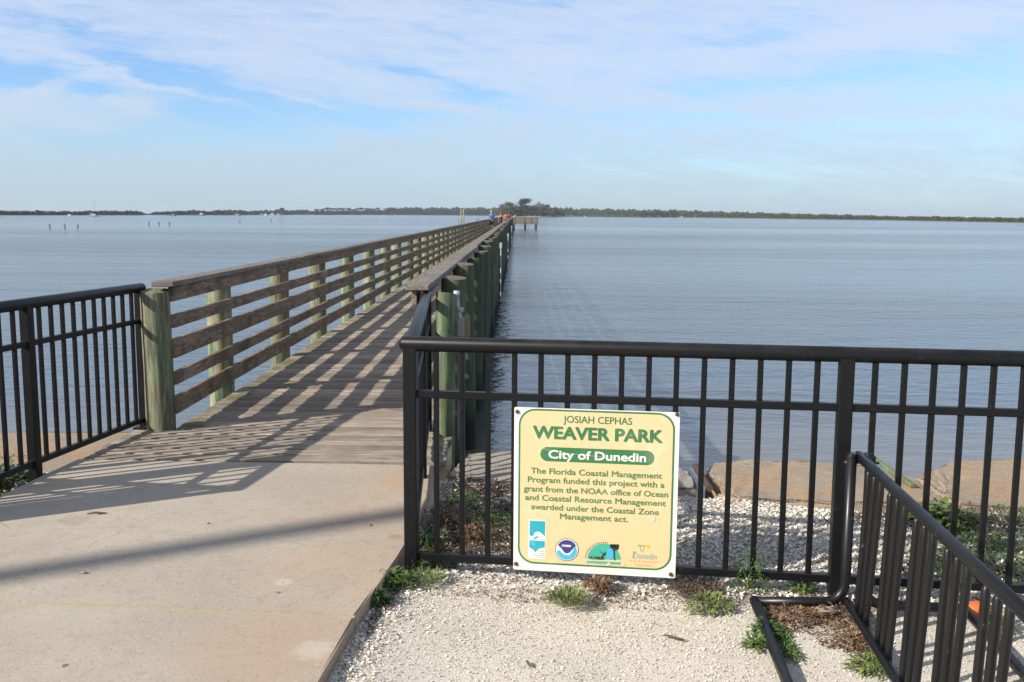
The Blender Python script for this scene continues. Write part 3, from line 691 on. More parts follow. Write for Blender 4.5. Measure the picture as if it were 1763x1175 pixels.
layer([circ(876, 916, 11, 12)], 'small_sun', M['sgyel'], LY)
for px, py, mm in ((75, 90, 'rust'), (1045, 100, 'rust'), (67, 1047, 'rust'), (1013, 1086, 'rust')):
    x, z = lp(px, py); x = min(max(x, .012), SW - .012); b = MB(); b.tube([(x, -.0035, z), (x, -.009, z), (x, -.011, z)], [.0095, .0085, .004], 12); b.xf(SM); b.build('bolt', M[mm], sign, 40)
# torn laminate: a crack across the banner and scraped spots
cr = [(80, 300), (150, 302), (230, 314), (300, 332), (400, 346), (480, 352), (570, 362), (700, 376), (830, 392)]
x_ = MB()
for (xa, yb), (xc, yd) in zip(cr[:-1], cr[1:]):
    p, q = lp(xa, yb), lp(xc, yd); x_.add([(p[0], -.0068, p[1] - .0005), (q[0], -.0068, q[1] - .0004), (q[0], -.0068, q[1] + .0004), (p[0], -.0068, p[1] + .0005)], [(0, 1, 2, 3)])
x_.xf(SM); x_.build('laminate_crack', M['sgwhite'], sign)
for cx, cy, r_ in ((287, 662, 20), (888, 738, 30), (905, 452, 14), (640, 1030, 14), (728, 1030, 16)):
    layer([[lp(cx + r_ * rb.uniform(.45, 1.1) * math.cos(k * .57), cy + r_ * rb.uniform(.45, 1.1) * math.sin(k * .57)) for k in range(11)]], 'scraped_patch', signmat('scraped laminate', (.66, .57, .40), .5), -.0060)

# ------------------------------------------------------------ bike rack
rk = thing('bike_rack', (1.42, 3.9, 0), 'black tubular bike rack with tall upright bars in front of the fence', 'bike rack')
rs = -.094; RX = lambda y: 1.445 + (y - 3.93) * -rs       # rack axis
def rax(y, off=0.): return RX(y) + off
zt = .655; r_ = .021
def bend(pts, rad, n=6):
    out = [Vector(pts[0])]
    for a, b_, c in zip(pts[:-2], pts[1:-1], pts[2:]):
        a, b_, c = Vector(a), Vector(b_), Vector(c); u = (a - b_).normalized(); v = (c - b_).normalized(); p, q = b_ + u * rad, b_ + v * rad
        for k in range(n + 1):
            t = k / n; out.append(p * (1 - t) ** 2 + b_ * 2 * t * (1 - t) + q * t * t)
    out.append(Vector(pts[-1])); return out
for ye in (3.92, 1.55):
    xa = rax(ye)
    MB().tube(bend([(xa - .40, ye, .028), (xa - .035, ye, .028), (xa - .035, ye, zt + .01)], .10), r_, 14).build('end_frame', M['rack'], rk, True)
    MB().tube(bend([(xa + .44, ye - .06, .028), (xa + .035, ye - .02, .028), (xa + .035, ye - .02, zt + .01)], .10), r_, 14).build('end_frame', M['rack'], rk, True)
    for sx in (-.035, .035): MB().tube([(xa + sx, ye, zt + .004), (xa + sx, ye, zt + .016)], [.0225, .02], 14).build('frame_cap', M['rack'], rk, 40)
    MB().tube([(xa - .065, ye, zt - .022), (xa + .075, ye - .01, zt - .022)], .0055, 8).build('bolt', M['rust'], rk, True)
MB().tube([(rax(3.945, -.0), 3.945, zt), (rax(1.53), 1.53, zt)], .021, 16).build('top_rail', M['rack'], rk, True)
MB().tube([(rax(3.88, -.035), 3.88, .05), (rax(1.55, -.035), 1.55, .05)], .018, 12).build('lower_rail', M['rack'], rk, True)
MB().tube([(rax(3.935) - .412, 3.935, .028), (rax(1.5) - .40, 1.5, .028)], .021, 14).build('ground_rail', M['rack'], rk, True)
MB().tube([(rax(3.86) + .45, 3.86, .028), (rax(1.5) + .45, 1.5, .028)], .021, 14).build('ground_rail', M['rack'], rk, True)
y = 3.765; k = 0
while y > 1.7:
    for j in range(3):
        yy = y - j * .066; x = rax(yy, (-.006, 0, .006)[j]); xb = rax(yy, -.02)
        MB().tube([(xb, yy, .04), (xb, yy, .10), (x, yy, zt - .075), (x, yy, zt - .03), (x, yy, zt - .012)], [.0135, .0135, .0135, .0128, .005], 12).build('upright_bar', M['rack'], rk, True)
    y -= .30; k += 1

# ------------------------------------------------------------ loose shell, grit
def chipfield(name, n, xf, size, mat, zoff=.0, keep=None, tilt=.42):
    XY = xf(n)
    if keep is not None: XY = XY[keep(XY)]
    n = len(XY); s = RNG.uniform(size[0], size[1], n) * RNG.choice([.6, 1, 1, 1.5], n); a = RNG.uniform(0, 6.28, n); asp = RNG.uniform(.45, 1., n)
    tx, ty = RNG.normal(0, tilt, n), RNG.normal(0, tilt, n)
    base = np.array([(-1, -.6, 0), (.2, -1, .25), (1, .1, 0), (.3, 1, .2), (-.7, .8, .1)], np.float32)
    V = np.repeat(base[None], n, 0); V = V + RNG.normal(0, .16, V.shape); V[:, :, 1] *= asp[:, None]
    V *= s[:, None, None] * .5; V[:, :, 2] += V[:, :, 0] * tx[:, None] + V[:, :, 1] * ty[:, None]
    c, s_ = np.cos(a)[:, None], np.sin(a)[:, None]; X = V[:, :, 0] * c - V[:, :, 1] * s_; Y = V[:, :, 0] * s_ + V[:, :, 1] * c
    V[:, :, 0] = X + XY[:, 0:1]; V[:, :, 1] = Y + XY[:, 1:2]; V[:, :, 2] += (gz(XY[:, 0], XY[:, 1]) + zoff)[:, None] + s[:, None] * .22
    F = np.arange(n * 5).reshape(n, 5)
    o = raw(name, V.reshape(-1, 3), F, mat); return o
uni = lambda x0, x1, y0, y1: (lambda n: np.stack([RNG.uniform(x0, x1, n), RNG.uniform(y0, y1, n)], -1))
redge = lambda y: np.interp(y, [-3, 1.5, 3.11, 3.66, 4.44, 4.9, 6.05], [-1.0, -.76, -.65, -.615, -.505, -.475, -.47])
back_of = lambda P: (P[:, 1] > 4.33 - .136 * (P[:, 0] + .458) - .02 + RNG.normal(0, .09, len(P))) & (P[:, 0] > redge(P[:, 1]) + .05) & (P[:, 1] < 5.92 - .25 * (P[:, 0] + .3).clip(0, 2.6) + RNG.normal(0, .03, len(P)))
tag(chipfield('shell_gravel', 120000, uni(-.45, 5.2, 4.0, 5.95), (.007, .017), M['shell'], .004, back_of), 'coarse broken white shells covering the ground behind the fence', 'shells', None, 'stuff')
front = lambda P: (P[:, 0] > redge(P[:, 1]) + .015) & (RNG.uniform(0, 1, len(P)) < np.interp(P[:, 1], [2.4, 3.4, 3.9, 4.3], [.45, .5, .8, 1.]))
tag(chipfield('shell_grit', 110000, uni(-.8, 3.2, 2.55, 4.4), (.003, .008), M['grit'], .0005, front, .35), 'fine crushed shell grit trodden flat in front of the fence', 'grit', None, 'stuff')
edge = lambda n: (lambda y: np.stack([redge(y) + np.abs(RNG.normal(0, .07, n)) + .012, y], -1))(RNG.uniform(2.6, 4.4, n))
tag(chipfield('kerb_shells', 4500, edge, (.005, .012), M['shell'], .002), 'loose white shell pieces drifted along the path edge', 'shells', None, 'stuff')
lefty = lambda n: (lambda y: np.stack([-2.80 - .09 * (6.1 - y) - np.abs(RNG.normal(0, .10, n)) - .02, y], -1))(RNG.uniform(5.2, 6.0, n))
tag(chipfield('left_edge_shells', 700, lefty, (.010, .024), M['shell'], .05), 'scattered shell pieces at the foot of the left fence post', 'shells', None, 'stuff')
# crumbs on the path: a few loose stones, each its own thing
for x, y, s in ((697 - 60, 905, .012), (1, 1, 0), (365 / 2.518, 860 + 322 / 2.518, .013), (900 / 2.518, 860 + 106 / 2.518, .010), (1480, 1, 0)):
    if s:
        p = at(x, y, PZ); b = MB(); b.ball((p.x, p.y, PZ + s * .4), (s, s * .7, s * .5), 8, 6, .15); tag(b.build('pebble', M['stone'], None, True), 'tiny loose pebble lying on the bare concrete path', 'pebble', 'pebbles on the path')
def twig(x, y, z, ln, ang, label):
    p = at(x, y, z); d = Vector((math.cos(ang), math.sin(ang), 0)); n_ = Vector((-d.y, d.x, 0)); b = MB()
    b.tube([p - d * ln / 2 + Vector((0, 0, .005)), p - d * ln * .1 + n_ * ln * .08 + Vector((0, 0, .009)), p + d * ln * .3 + Vector((0, 0, .007)), p + d * ln / 2 + n_ * ln * .06 + Vector((0, 0, .005))], [.003, .005, .004, .002], 6)
    b.tube([p + Vector((0, 0, .007)), p + d * ln * .15 - n_ * ln * .14 + Vector((0, 0, .006))], [.003, .0015], 6); tag(b.build('twig', M['twig'], None, True), label, 'twig')
twig(167, 886, PZ, .10, .1, 'small dark twig on the concrete path beside the fence shadow')
twig(910, 1145, -.01, .05, 1.9, 'short dark twig on the pale shell grit below the sign')
twig(1160, 1100, -.01, .09, 2.6, 'thin bent twig on the shell grit left of the bike rack')
# driftwood stake, dark pipe, orange lump, dry leaf
pA, pB = at(1503, 792, .03), at(1572, 845, .0); pA.z = .04; pB.z = .03
tag(MB().bar(pA, pB, .032, .028, .004).build('wood_stake', M['pileR2']), 'pale wooden stake lying across the gap between seawall slabs', 'stake')
pA, pB = at(1205, 815, 0), at(1222, 850, 0); pA.z = .0; pB.z = .03
tag(MB().tube([pA + (pA - pB) * .5, pA, pB], [.022, .022, .02], 10).build('iron_pipe', M['rust'], None, 40), 'short rusty dark pipe sticking from the gap right of the grey slab', 'pipe')
p = at(1690, 1060, .0); b = MB(); b.ball((p.x - .02, p.y, .03), (.055, .04, .032), 14, 10, .05); tag(b.build('orange_float', M['orangeplastic'], None, True), 'small rounded orange lump on the ground behind the rack bars', 'litter')
p = at(1410, 1057, 0); b = MB()
lv = [(-.09, -.01, .004), (-.045, -.022, .012), (.02, -.026, .016), (.09, -.004, .008), (.05, .02, .022), (-.02, .022, .02)]
b.add([(p.x + q[0], p.y + q[1], q[2]) for q in lv] + [(p.x + q[0], p.y + q[1], q[2] + .002) for q in lv], [(0, 1, 2, 3, 4, 5), (11, 10, 9, 8, 7, 6)]); tag(b.build('dry_leaf', M['stone']), 'curled dry brown leaf on the ground below the rack foot', 'leaf')

# ------------------------------------------------------------ weeds
def leafquads(P, D, ln, wd, bendz=.3):
    """leaf blades: base points P, directions D, lengths and widths -> verts, faces (two quads a blade)"""
    n = len(P); D = D / np.linalg.norm(D, axis=1, keepdims=True); S = np.cross(D, np.array([0, 0, 1.])); S /= (np.linalg.norm(S, axis=1, keepdims=True) + 1e-6)
    mid = P + D * ln[:, None] * .55; tip = P + D * ln[:, None] - np.array([0, 0, 1.]) * (ln * bendz)[:, None]
    h = S * wd[:, None] * .5
    V = np.stack([P - h * .4, P + h * .4, mid + h, tip + h * .15, tip - h * .15, mid - h], 1)
    b = np.arange(n)[:, None] * 6; F = np.concatenate([b + np.array([0, 1, 2, 5]), b + np.array([5, 2, 3, 4])]); return V.reshape(-1, 3), F
def weed(px, py, rad, ht, n, mat, label, z=0., grass=False, flat_=.5, ln=(.02, .045), wd=(.006, .014), loc=None, name='weed', stems=True):
    p = loc or at(px, py, z); base = thing(name, (p.x, p.y, z), label, 'weed')
    th = RNG.uniform(0, 6.28, n); r = rad * np.sqrt(RNG.uniform(0, 1, n)) * (1 + .25 * np.sin(3 * th + px)); hh = ht * (1 - (r / (rad * 1.35)) ** 2) * RNG.uniform(.05, 1, n)
    if grass:
        P = np.stack([p.x + r * np.cos(th) * .8, p.y + r * np.sin(th) * .8, np.full(n, z)], -1); D = np.stack([np.cos(th) * flat_ + RNG.normal(0, .35, n), np.sin(th) * flat_ + RNG.normal(0, .35, n), np.full(n, 1.)], -1)
        L = ht * RNG.uniform(.4, 1.1, n); W = RNG.uniform(*wd, n)
        V, F = leafquads(P, D, L, W, .35)
    else:
        P = np.stack([p.x + r * np.cos(th), p.y + r * np.sin(th), z + hh], -1); D = np.stack([np.cos(th) + RNG.normal(0, .7, n), np.sin(th) + RNG.normal(0, .7, n), RNG.normal(.35, .5, n)], -1)
        V, F = leafquads(P, D, RNG.uniform(*ln, n), RNG.uniform(*wd, n), .25)
    raw('leaves', V, F, mat, base)
    if stems and not grass:
        b = MB()
        for k in range(max(5, n // 30)):
            a = random.uniform(0, 6.28); q = rad * random.uniform(.2, .9); e = Vector((p.x + q * math.cos(a), p.y + q * math.sin(a), z + ht * random.uniform(.3, .9) * (1 - (q / rad) ** 2 * .6)))
            s_ = Vector((p.x + q * .2 * math.cos(a), p.y + q * .2 * math.sin(a), z - .005)); b.tube([s_, (s_ + e) / 2 + Vector((0, 0, ht * .12)), e], [.0025, .002, .001], 5)
        b.build('stems', M['twig'], base, True)
    return base
weed(642, 1040, .055, .06, 260, M['darkgreen'], 'low dark green weed against the kerb, nearest the camera')
weed(668, 1006, .095, .07, 420, M['green'], 'leafy green weed beside the path kerb left of the sign')
weed(735, 1000, .085, .075, 260, M['grassgreen'], 'feathery pale green weed just left of the park sign', grass=True, flat_=.8, wd=(.003, .006))
weed(716, 980, .05, .11, 60, M['grassgreen'], 'thin grass tuft around the base of the corner fence post', grass=True, flat_=.5, wd=(.003, .006))
weed(978, 1035, .085, .08, 380, M['grassgreen'], 'feathery green tuft below the middle of the sign', grass=True, flat_=.8, wd=(.003, .007))
weed(1030, 1010, .05, .035, 200, M['dry'], 'dry reddish weed right of the tuft below the sign')
weed(1292, 1010, .075, .17, 330, M['green'], 'tall feathery green weed rising by the bottom fence rail', ln=(.02, .05), wd=(.004, .009))
weed(1222, 1043, .085, .04, 260, M['grassgreen'], 'low spreading pale weed left of the rack foot')
weed(1195, 1012, .11, .03, 300, M['litter'], 'brown dried creeping weed below the right end of the sign')
weed(1380, 1014, .045, .05, 90, M['green'], 'small bright broad-leaved weed behind the rack foot', ln=(.03, .05), wd=(.015, .025))
weed(1318, 1090, .045, .05, 160, M['green'], 'bright low green weed left of the rack ground rail'); weed(1300, 1112, .035, .035, 100, M['green'], 'tiny green weed nearest the camera beside the rack ground rail')
weed(1365, 1065, .10, .035, 220, M['dry'], 'straggly dry weed inside the rack behind the ground rail')
weed(1440, 1055, .14, .03, 300, M['dry'], 'brown dry ground weed at the foot of the lower rack rail')
weed(1500, 1150, .07, .035, 240, M['grassgreen'], 'low olive weed under the lower rack rail near the frame edge')
weed(1475, 1110, .06, .03, 150, M['dry'], 'small tan dry weed midway along the lower rack rail')
weed(1622, 905, .17, .13, 420, M['green'], 'bright leafy green shrub at the seawall seen through the fence', ln=(.03, .06), wd=(.02, .035)); weed(1662, 912, .17, .14, 420, M['litter'], 'dead brown bush right of the leafy green seawall shrub', wd=(.003, .008))
weed(1560, 895, .12, .07, 240, M['litter'], 'dark dead weed under the rack top rail at the seawall')
weed(1745, 905, .20, .10, 380, M['darkgreen'], 'dark creeping weed along the seawall edge furthest right')
weed(1640, 975, .16, .07, 380, M['green'], 'green weed patch behind the rack bars inside the fence'); weed(1725, 985, .20, .08, 520, M['grassgreen'], 'wide pale green weed patch at the far right behind the fence')
weed(1590, 990, .12, .06, 240, M['green'], 'small green weed behind the middle rack bars'); weed(1700, 940, .14, .06, 260, M['green'], 'low green weed on white shells between the two rightmost pickets')
weed(1720, 1075, .05, .04, 140, M['green'], 'little green weed beside the orange lump')
weed(10, 838, .17, .14, 520, M['darkgreen'], 'glossy dark green weed under the left fence at the path edge', z=-.04, ln=(.03, .06), wd=(.014, .03))
weed(25, 800, .14, .05, 200, M['dry'], 'dry reddish stalks on the soil behind the left fence', z=-.04)
weed(770, 900, .15, .10, 600, M['litter'], 'dead brown weed by the path corner inside the fence', wd=(.004, .010)); weed(735, 940, .10, .09, 380, M['darkgreen'], 'dark green weed tight against the corner inside the fence')
weed(760, 960, .10, .05, 260, M['dry'], 'reddish dry weed behind the bottom rail at the fence corner'); weed(800, 870, .13, .07, 420, M['green'], 'green weed patch between the first pickets behind the fence', ln=(.012, .03))
weed(845, 893, .10, .045, 300, M['green'], 'low mossy green weed just left of the sign behind the fence', ln=(.010, .024)); weed(835, 845, .16, .035, 420, M['litter'], 'brown plant litter at the near edge of the grey seawall slab')
weed(820, 920, .10, .03, 260, M['dry'], 'thin tan dry weed on shells left of the sign'); weed(880, 880, .08, .03, 150, M['litter'], 'dark dry weed half hidden by the left edge of the sign')
weed(795, 842, .09, .10, 130, M['twig'], 'bare grey twiggy weed at the broken pier ledge', wd=(.002, .004), ln=(.04, .09))
weed(1715, 905, .11, .22, 60, M['twig'], 'bare wiry dead stalks standing by the right seawall', grass=True, flat_=.7, wd=(.002, .004))

# creeping mats that nobody could count
def mat_cover(name, n, cx, cy, rx, ry, mat, label, ln=(.010, .026), h=.05):
    th = RNG.uniform(0, 6.28, n); r = np.sqrt(RNG.uniform(0, 1, n)) * (1 + .22 * np.sin(3 * th + cx * 9) + .15 * np.sin(7 * th)); X = cx + rx * r * np.cos(th); Y = cy + ry * r * np.sin(th)
    keep = (X > redge(Y) + .03); X, Y, r = X[keep], Y[keep], r[keep]; m_ = len(X); hump = np.abs(np.sin(X * 23 + 3 * np.sin(Y * 17)) * np.sin(Y * 19 + 1)) * .8 + .2
    P = np.stack([X, Y, gz(X, Y) + .006 + h * hump * (1 - np.minimum(r, 1) * .7) * RNG.uniform(.1, 1, m_)], -1); D = np.stack([RNG.normal(0, 1, m_), RNG.normal(0, 1, m_), RNG.normal(.25, .5, m_)], -1)
    V, F = leafquads(P, D, RNG.uniform(*ln, m_), RNG.uniform(.004, .010, m_), .2); tag(raw(name, V, F, mat), label, 'ground cover', None, 'stuff')
mat_cover('dead_plant_mat', 3300, -.22, 5.15, .26, .62, M['litter'], 'mat of dead brown creeping plants by the path behind the fence')
mat_cover('dry_stalk_mat', 1500, -.16, 4.75, .24, .38, M['dry'], 'reddish dry stalks over the shells behind the first pickets')
mat_cover('green_plant_mat', 1500, -.12, 5.05, .22, .30, M['green'], 'low green creeping plants behind the first pickets', (.010, .022), .06)
mat_cover('green_weed_mat', 1500, -.36, 4.55, .10, .22, M['darkgreen'], 'dark green creeping plants in the fence corner', (.012, .028), .09)
mat_cover('far_weed_mat', 2600, 2.7, 4.75, .75, .26, M['green'], 'sparse green creeping plants over shells at the far right', (.010, .026), .06)
mat_cover('wall_litter_mat', 2200, 2.35, 5.20, .60, .12, M['litter'], 'dead brown plants along the foot of the right seawall', (.010, .03), .07)
mat_cover('fence_litter_mat', 1500, .62, 4.08, .9, .11, M['litter'], 'dry brown plant litter below the bottom rail under the sign', (.006, .016), .02)
mat_cover('rack_litter_mat', 900, 1.32, 3.72, .16, .26, M['dry'], 'dry brown creeping plants around the foot of the bike rack', (.006, .018), .025)
mat_cover('rail_weed_mat', 900, 1.06, 3.62, .045, .22, M['green'], 'green creeping plants along the rack ground rail', (.008, .02), .04)
mat_cover('kerb_litter_mat', 1300, -.55, 4.12, .06, .42, M['litter'], 'dead brown plants along the foot of the path edge', (.008, .02), .03)

# ------------------------------------------------------------ pier fittings
def conduit(y, x, z_top, z_bot, label, box=True, bs=(.045, .045, .11)):
    t = thing('conduit', PP(x, y, 0), label, 'conduit', 'electrical conduits on the pier piles')
    MB().tube(bend([PP(x, y, z_top), PP(x, y, z_bot), PP(x - .02, y + .9, z_bot - .05)], .12), .010, 10).build('pipe', M['pvc'], t, True)
    if box: MB().bbox(PP(x, y, z_top - .02), bs, .006).build('junction_box', M['pvc'], t)
c1 = thing('conduit', PP(-.395, 6.95, 0), 'grey conduit with electrical box and wooden backing board on the first right pile', 'conduit')
MB().tube([PP(-.395, 6.9, 1.02), PP(-.39, 6.9, .93), PP(-.372, 6.9, .84), PP(-.37, 6.9, .5), PP(-.375, 6.9, .0), PP(-.36, 6.85, -.15)], .017, 10).build('pipe', M['pvc'], c1, True)
MB().tube([PP(-.396, 6.9, .99), PP(-.395, 6.9, 1.035)], .024, 10).build('weatherhead', M['pvc'], c1, True)
for z in (.60, .62, .9): MB().tube([PP(-.371, 6.9, z - .015), PP(-.371, 6.9, z + .015)], .024, 10).build('coupling', M['pvc'], c1, True)
MB().bbox(PP(-.368, 6.9, .775), (.055, .06, .135), .006).build('junction_box', M['greybox'], c1)
MB().bbox(PP(-.325, 6.96, .775), (.04, .03, .15), .004).build('backing_board', M['newwood'], c1)
conduit(17.5, -.245, 1.03, .0, 'grey conduit with white box and long pipe on a mid pier pile')
conduit(28., -.20, .98, .1, 'grey conduit with small white box further along the pier piles')
conduit(44., -.17, 1.0, .2, 'thin conduit on the furthest visible right pier piles', True)
# mooring piles left of the pier and little marker posts
for px, ytop, d, rr_, lb in ((793.2, 361, 118, .085, 'left one of two tall pale piles beyond the pier railing'), (797.4, 360.5, 119, .085, 'right one of two tall pale piles beyond the pier railing'), (788.5, 376, 117, .085, 'short dark pile beside the two tall pale piles')):
    X = (px - 881.5) / FPX * d; zt_ = ZC - (ytop - hzy(px)) / FPX * d; m = MB(); m.tube([(X, d, -3), (X, d, zt_)], rr_, 12)
    tag(m.build('mooring_pile', M['pile'] if 'tall' in lb.split(' pale')[0] else M['postgrey'], None, True), lb, 'pile')
def bird(X, Y, Z, s, mat, label, name='cormorant', cat='bird', group=None, yaw=0.):
    t = thing(name, (X, Y, Z), label, cat, group); R_ = Matrix.Translation((X, Y, Z)) @ Matrix.Rotation(yaw, 4, 'Z') @ Matrix.Scale(s, 4)
    bd = MB(); bd.tube([(-.34, 0, .10), (-.22, 0, .17), (-.08, 0, .27), (.06, 0, .38), (.11, 0, .46), (.12, 0, .54), (.15, 0, .60), (.19, 0, .615), (.22, 0, .61)], [.015, .05, .10, .10, .06, .035, .042, .035, .012], 10); bd.xf(R_); bd.build('body', mat, t, True)
    k = MB(); k.tube([(.21, 0, .61), (.27, 0, .605), (.31, 0, .59)], [.014, .010, .004], 6); k.xf(R_); k.build('beak', M['sgorange'], t, True)
    for sy in (-.04, .04):
        k = MB(); k.tube([(-.03, sy, .20), (-.02, sy, .08), (-.02, sy, 0)], [.02, .012, .01], 6); k.tube([(-.02, sy, .006), (.06, sy, .004)], [.012, .008], 6); k.xf(R_); k.build('leg', M['postgrey'], t, True)
        k = MB(); k.ball((-.10, sy * 2.0, .24), (.20, .02, .075), 10, 6); k.xf(R_ @ Matrix.Translation((-.05, 0, -.06)) @ Matrix.Rotation(-.6, 4, 'Y')); k.build('wing', mat, t, True)
    return t
wm = ['leftmost', 'middle', 'rightmost']
def marker(px, yb, h_px, bird_, lab, blab=None, r_=.09):
    p = at(px, yb, WATER_Z); d = p.y; hh = h_px * d / FPX; b = MB(); b.tube([(p.x, p.y, -2.5), (p.x, p.y, WATER_Z + hh * .7), (p.x + .02, p.y, WATER_Z + hh)], [r_, r_, r_ * .9], 8)
    tag(b.build('marker_post', M['postgrey'], None, True), lab, 'post', 'old posts standing in the water')
    if bird_: bird(p.x, p.y, WATER_Z + hh, .52, M['birdblack'], blab, yaw=random.choice((0, 3.14, 2.6)))
for i, px in enumerate((86, 112, 134)): marker(px, 392.5, 3.5, True, f'{wm[i]} old post of the near left trio in the water', f'dark cormorant on the {wm[i]} post of the near left trio')
for i, px in enumerate((257, 274, 292)): marker(px, 387.5, 3., True, f'{wm[i]} old post of the second trio in the water', f'dark cormorant on the {wm[i]} post of the second trio')
marker(413, 383.5, 4, False, 'lone thin post in the water below the tall masted sailboat'); marker(467, 382, 4.5, False, 'left post of the far pair below the moored boats'); marker(482, 381.5, 3, False, 'right shorter post of the far pair below the moored boats')
marker(820.7, 382, 6, False, 'left of two small dark posts just above the pier railing'); marker(823.5, 382, 5.5, False, 'right of two small dark posts just above the pier railing')
bird(.35, 167.0, dzp + .945, .62, M['birdwhite'], 'white gull perched on the railing of the fishing platform', 'seagull', yaw=.4)

# ------------------------------------------------------------ people
def skin_mesh(name, verts, edges, radii, mat, parent, root=0, lv=1):
    me = bpy.data.meshes.new(name); me.from_pydata(verts, edges, []); ob = bpy.data.objects.new(name, me); COL.objects.link(ob)
    ob.modifiers.new('s', 'SKIN'); sk = me.skin_vertices[0].data
    for i, r in enumerate(radii): sk[i].radius = (r, r) if not isinstance(r, tuple) else r; sk[i].use_root = (i == root)
    sb = ob.modifiers.new('d', 'SUBSURF'); sb.levels = lv; sb.render_levels = lv
    dg = bpy.context.evaluated_depsgraph_get(); dg.update(); m2 = bpy.data.meshes.new_from_object(ob.evaluated_get(dg)); bpy.data.objects.remove(ob)
    m2.name = name; m2.materials.clear(); m2.materials.append(mat); m2.shade_smooth(); o = bpy.data.objects.new(name, m2); COL.objects.link(o); o.parent = parent; return o
def person(X, Y, Z, H, label, top, bottom, hair, kind='man', stride=.16, longhair=False, carry=None):
    t = thing('person', (X, Y, Z), label, 'person'); k = H / 1.75; s = stride; w = .19 if kind == 'man' else .165
    J = {'pel': (0, 0, .95), 'wai': (0, .01, 1.10), 'che': (0, .02, 1.30), 'nck': (0, .02, 1.47), 'hd0': (0, .03, 1.56), 'hd1': (0, .035, 1.66), 'hd2': (0, .03, 1.72)}
    E = [('pel', 'wai'), ('wai', 'che'), ('che', 'nck'), ('nck', 'hd0'), ('hd0', 'hd1'), ('hd1', 'hd2')]
    Rd = {'pel': (.15, .11), 'wai': (.135, .10), 'che': (.155, .11), 'nck': .055, 'hd0': .075, 'hd1': .092, 'hd2': .06}
    for sg, f in ((-1, 1), (1, -1)):
        n = 'L' if sg < 0 else 'R'
        J.update({n + 'hip': (sg * .09, 0, .90), n + 'kne': (sg * .095, f * s * .6, .50), n + 'ank': (sg * .095, f * s - (.08 if f < 0 else 0), .09 + (.05 if f < 0 else 0)), n + 'toe': (sg * .105, f * s + .16, .035),
                  n + 'sho': (sg * w, .02, 1.42), n + 'elb': (sg * (w + .075), -f * .06, 1.13), n + 'wri': (sg * (w + .085), -f * .10 + .08, .88), n + 'pal': (sg * (w + .085), -f * .11 + .10, .80)})
        E += [('pel', n + 'hip'), (n + 'hip', n + 'kne'), (n + 'kne', n + 'ank'), (n + 'ank', n + 'toe'), ('che', n + 'sho'), (n + 'sho', n + 'elb'), (n + 'elb', n + 'wri'), (n + 'wri', n + 'pal')]
        Rd.update({n + 'hip': .088, n + 'kne': .058, n + 'ank': .040, n + 'toe': .034, n + 'sho': .056, n + 'elb': .040, n + 'wri': .027, n + 'pal': (.038, .02)})
        for fi in range(5):   # fingers
            q = Vector(J[n + 'pal']); a = (fi - 1.5) * .016; nm = f'{n}f{fi}'
            tip = q + (Vector((0, a, -.085 + .008 * abs(fi - 1.5))) if fi < 4 else Vector((-sg * .01, .055, -.03)))
            J[nm] = tuple(tip); E.append((n + 'pal', nm)); Rd[nm] = .0095
    keys = list(J); ix = {q: i for i, q in enumerate(keys)}; sc_ = lambda p: (p[0] * k, p[1] * k, p[2] * k)
    rad = lambda q, m=1., a=0.: tuple(x * k * m + a for x in (Rd[q] if isinstance(Rd[q], tuple) else (Rd[q], Rd[q])))
    skin_mesh('body', [sc_(J[q]) for q in keys], [(ix[a], ix[b_]) for a, b_ in E], [rad(q) for q in keys], M['skin'], t)
    def cloth(name, ks, es, mat, m=1.14, a=.008):
        kk = {q: i for i, q in enumerate(ks)}; pts = [sc_(J[q]) if q in J else sc_(EX[q][0]) for q in ks]
        rr = [rad(q, m, a) if q in J else tuple(x * k for x in EX[q][1]) for q in ks]
        return skin_mesh(name, pts, [(kk[x], kk[y]) for x, y in es], rr, mat, t)
    mid = lambda a, b_, f: tuple(np.array(J[a]) * (1 - f) + np.array(J[b_]) * f)
    EX = {'Lsl': (mid('Lsho', 'Lelb', .6), (.068, .068)), 'Rsl': (mid('Rsho', 'Relb', .6), (.068, .068)), 'Lsh': (mid('Lhip', 'Lkne', .95), (.085, .085)), 'Rsh': (mid('Rhip', 'Rkne', .95), (.085, .085)),
          'dr1': ((0, 0, .72), (.20, .16)), 'dr2': ((0, 0, .30), (.26, .20)), 'ht': ((0, .02, 1.44), (.10, .08)), 'ch2': ((0, .015, 1.37), (.175, .125))}
    if kind == 'dress':
        cloth('dress', ['ch2', 'che', 'wai', 'pel', 'dr1', 'dr2'], [('ch2', 'che'), ('che', 'wai'), ('wai', 'pel'), ('pel', 'dr1'), ('dr1', 'dr2')], top, 1.2)
    else:
        cloth('shirt', ['pel', 'wai', 'che', 'ht', 'Lsho', 'Rsho', 'Lsl', 'Rsl'], [('pel', 'wai'), ('wai', 'che'), ('che', 'ht'), ('che', 'Lsho'), ('che', 'Rsho'), ('Lsho', 'Lsl'), ('Rsho', 'Rsl')], top)
        cloth('shorts', ['pel', 'Lhip', 'Rhip', 'Lsh', 'Rsh'], [('pel', 'Lhip'), ('pel', 'Rhip'), ('Lhip', 'Lsh'), ('Rhip', 'Rsh')], bottom, 1.08)
        for n in 'LR':
            q, e_ = J[n + 'ank'], J[n + 'toe']; b = MB(); b.tube([(X + q[0] * k, Y + q[1] * k - .05, Z + (q[2] - .03) * k), (X + q[0] * k, Y + q[1] * k + .02, Z + (q[2] - .03) * k), (X + e_[0] * k, Y + e_[1] * k, Z + .03 * k)], [.035, .05, .035], 10); b.build('shoe', M['white'], t, True)
    b = MB(); b.ball((X, Y - .008 * k, Z + 1.665 * k), (.098 * k, .108 * k, .105 * k), 14, 10)
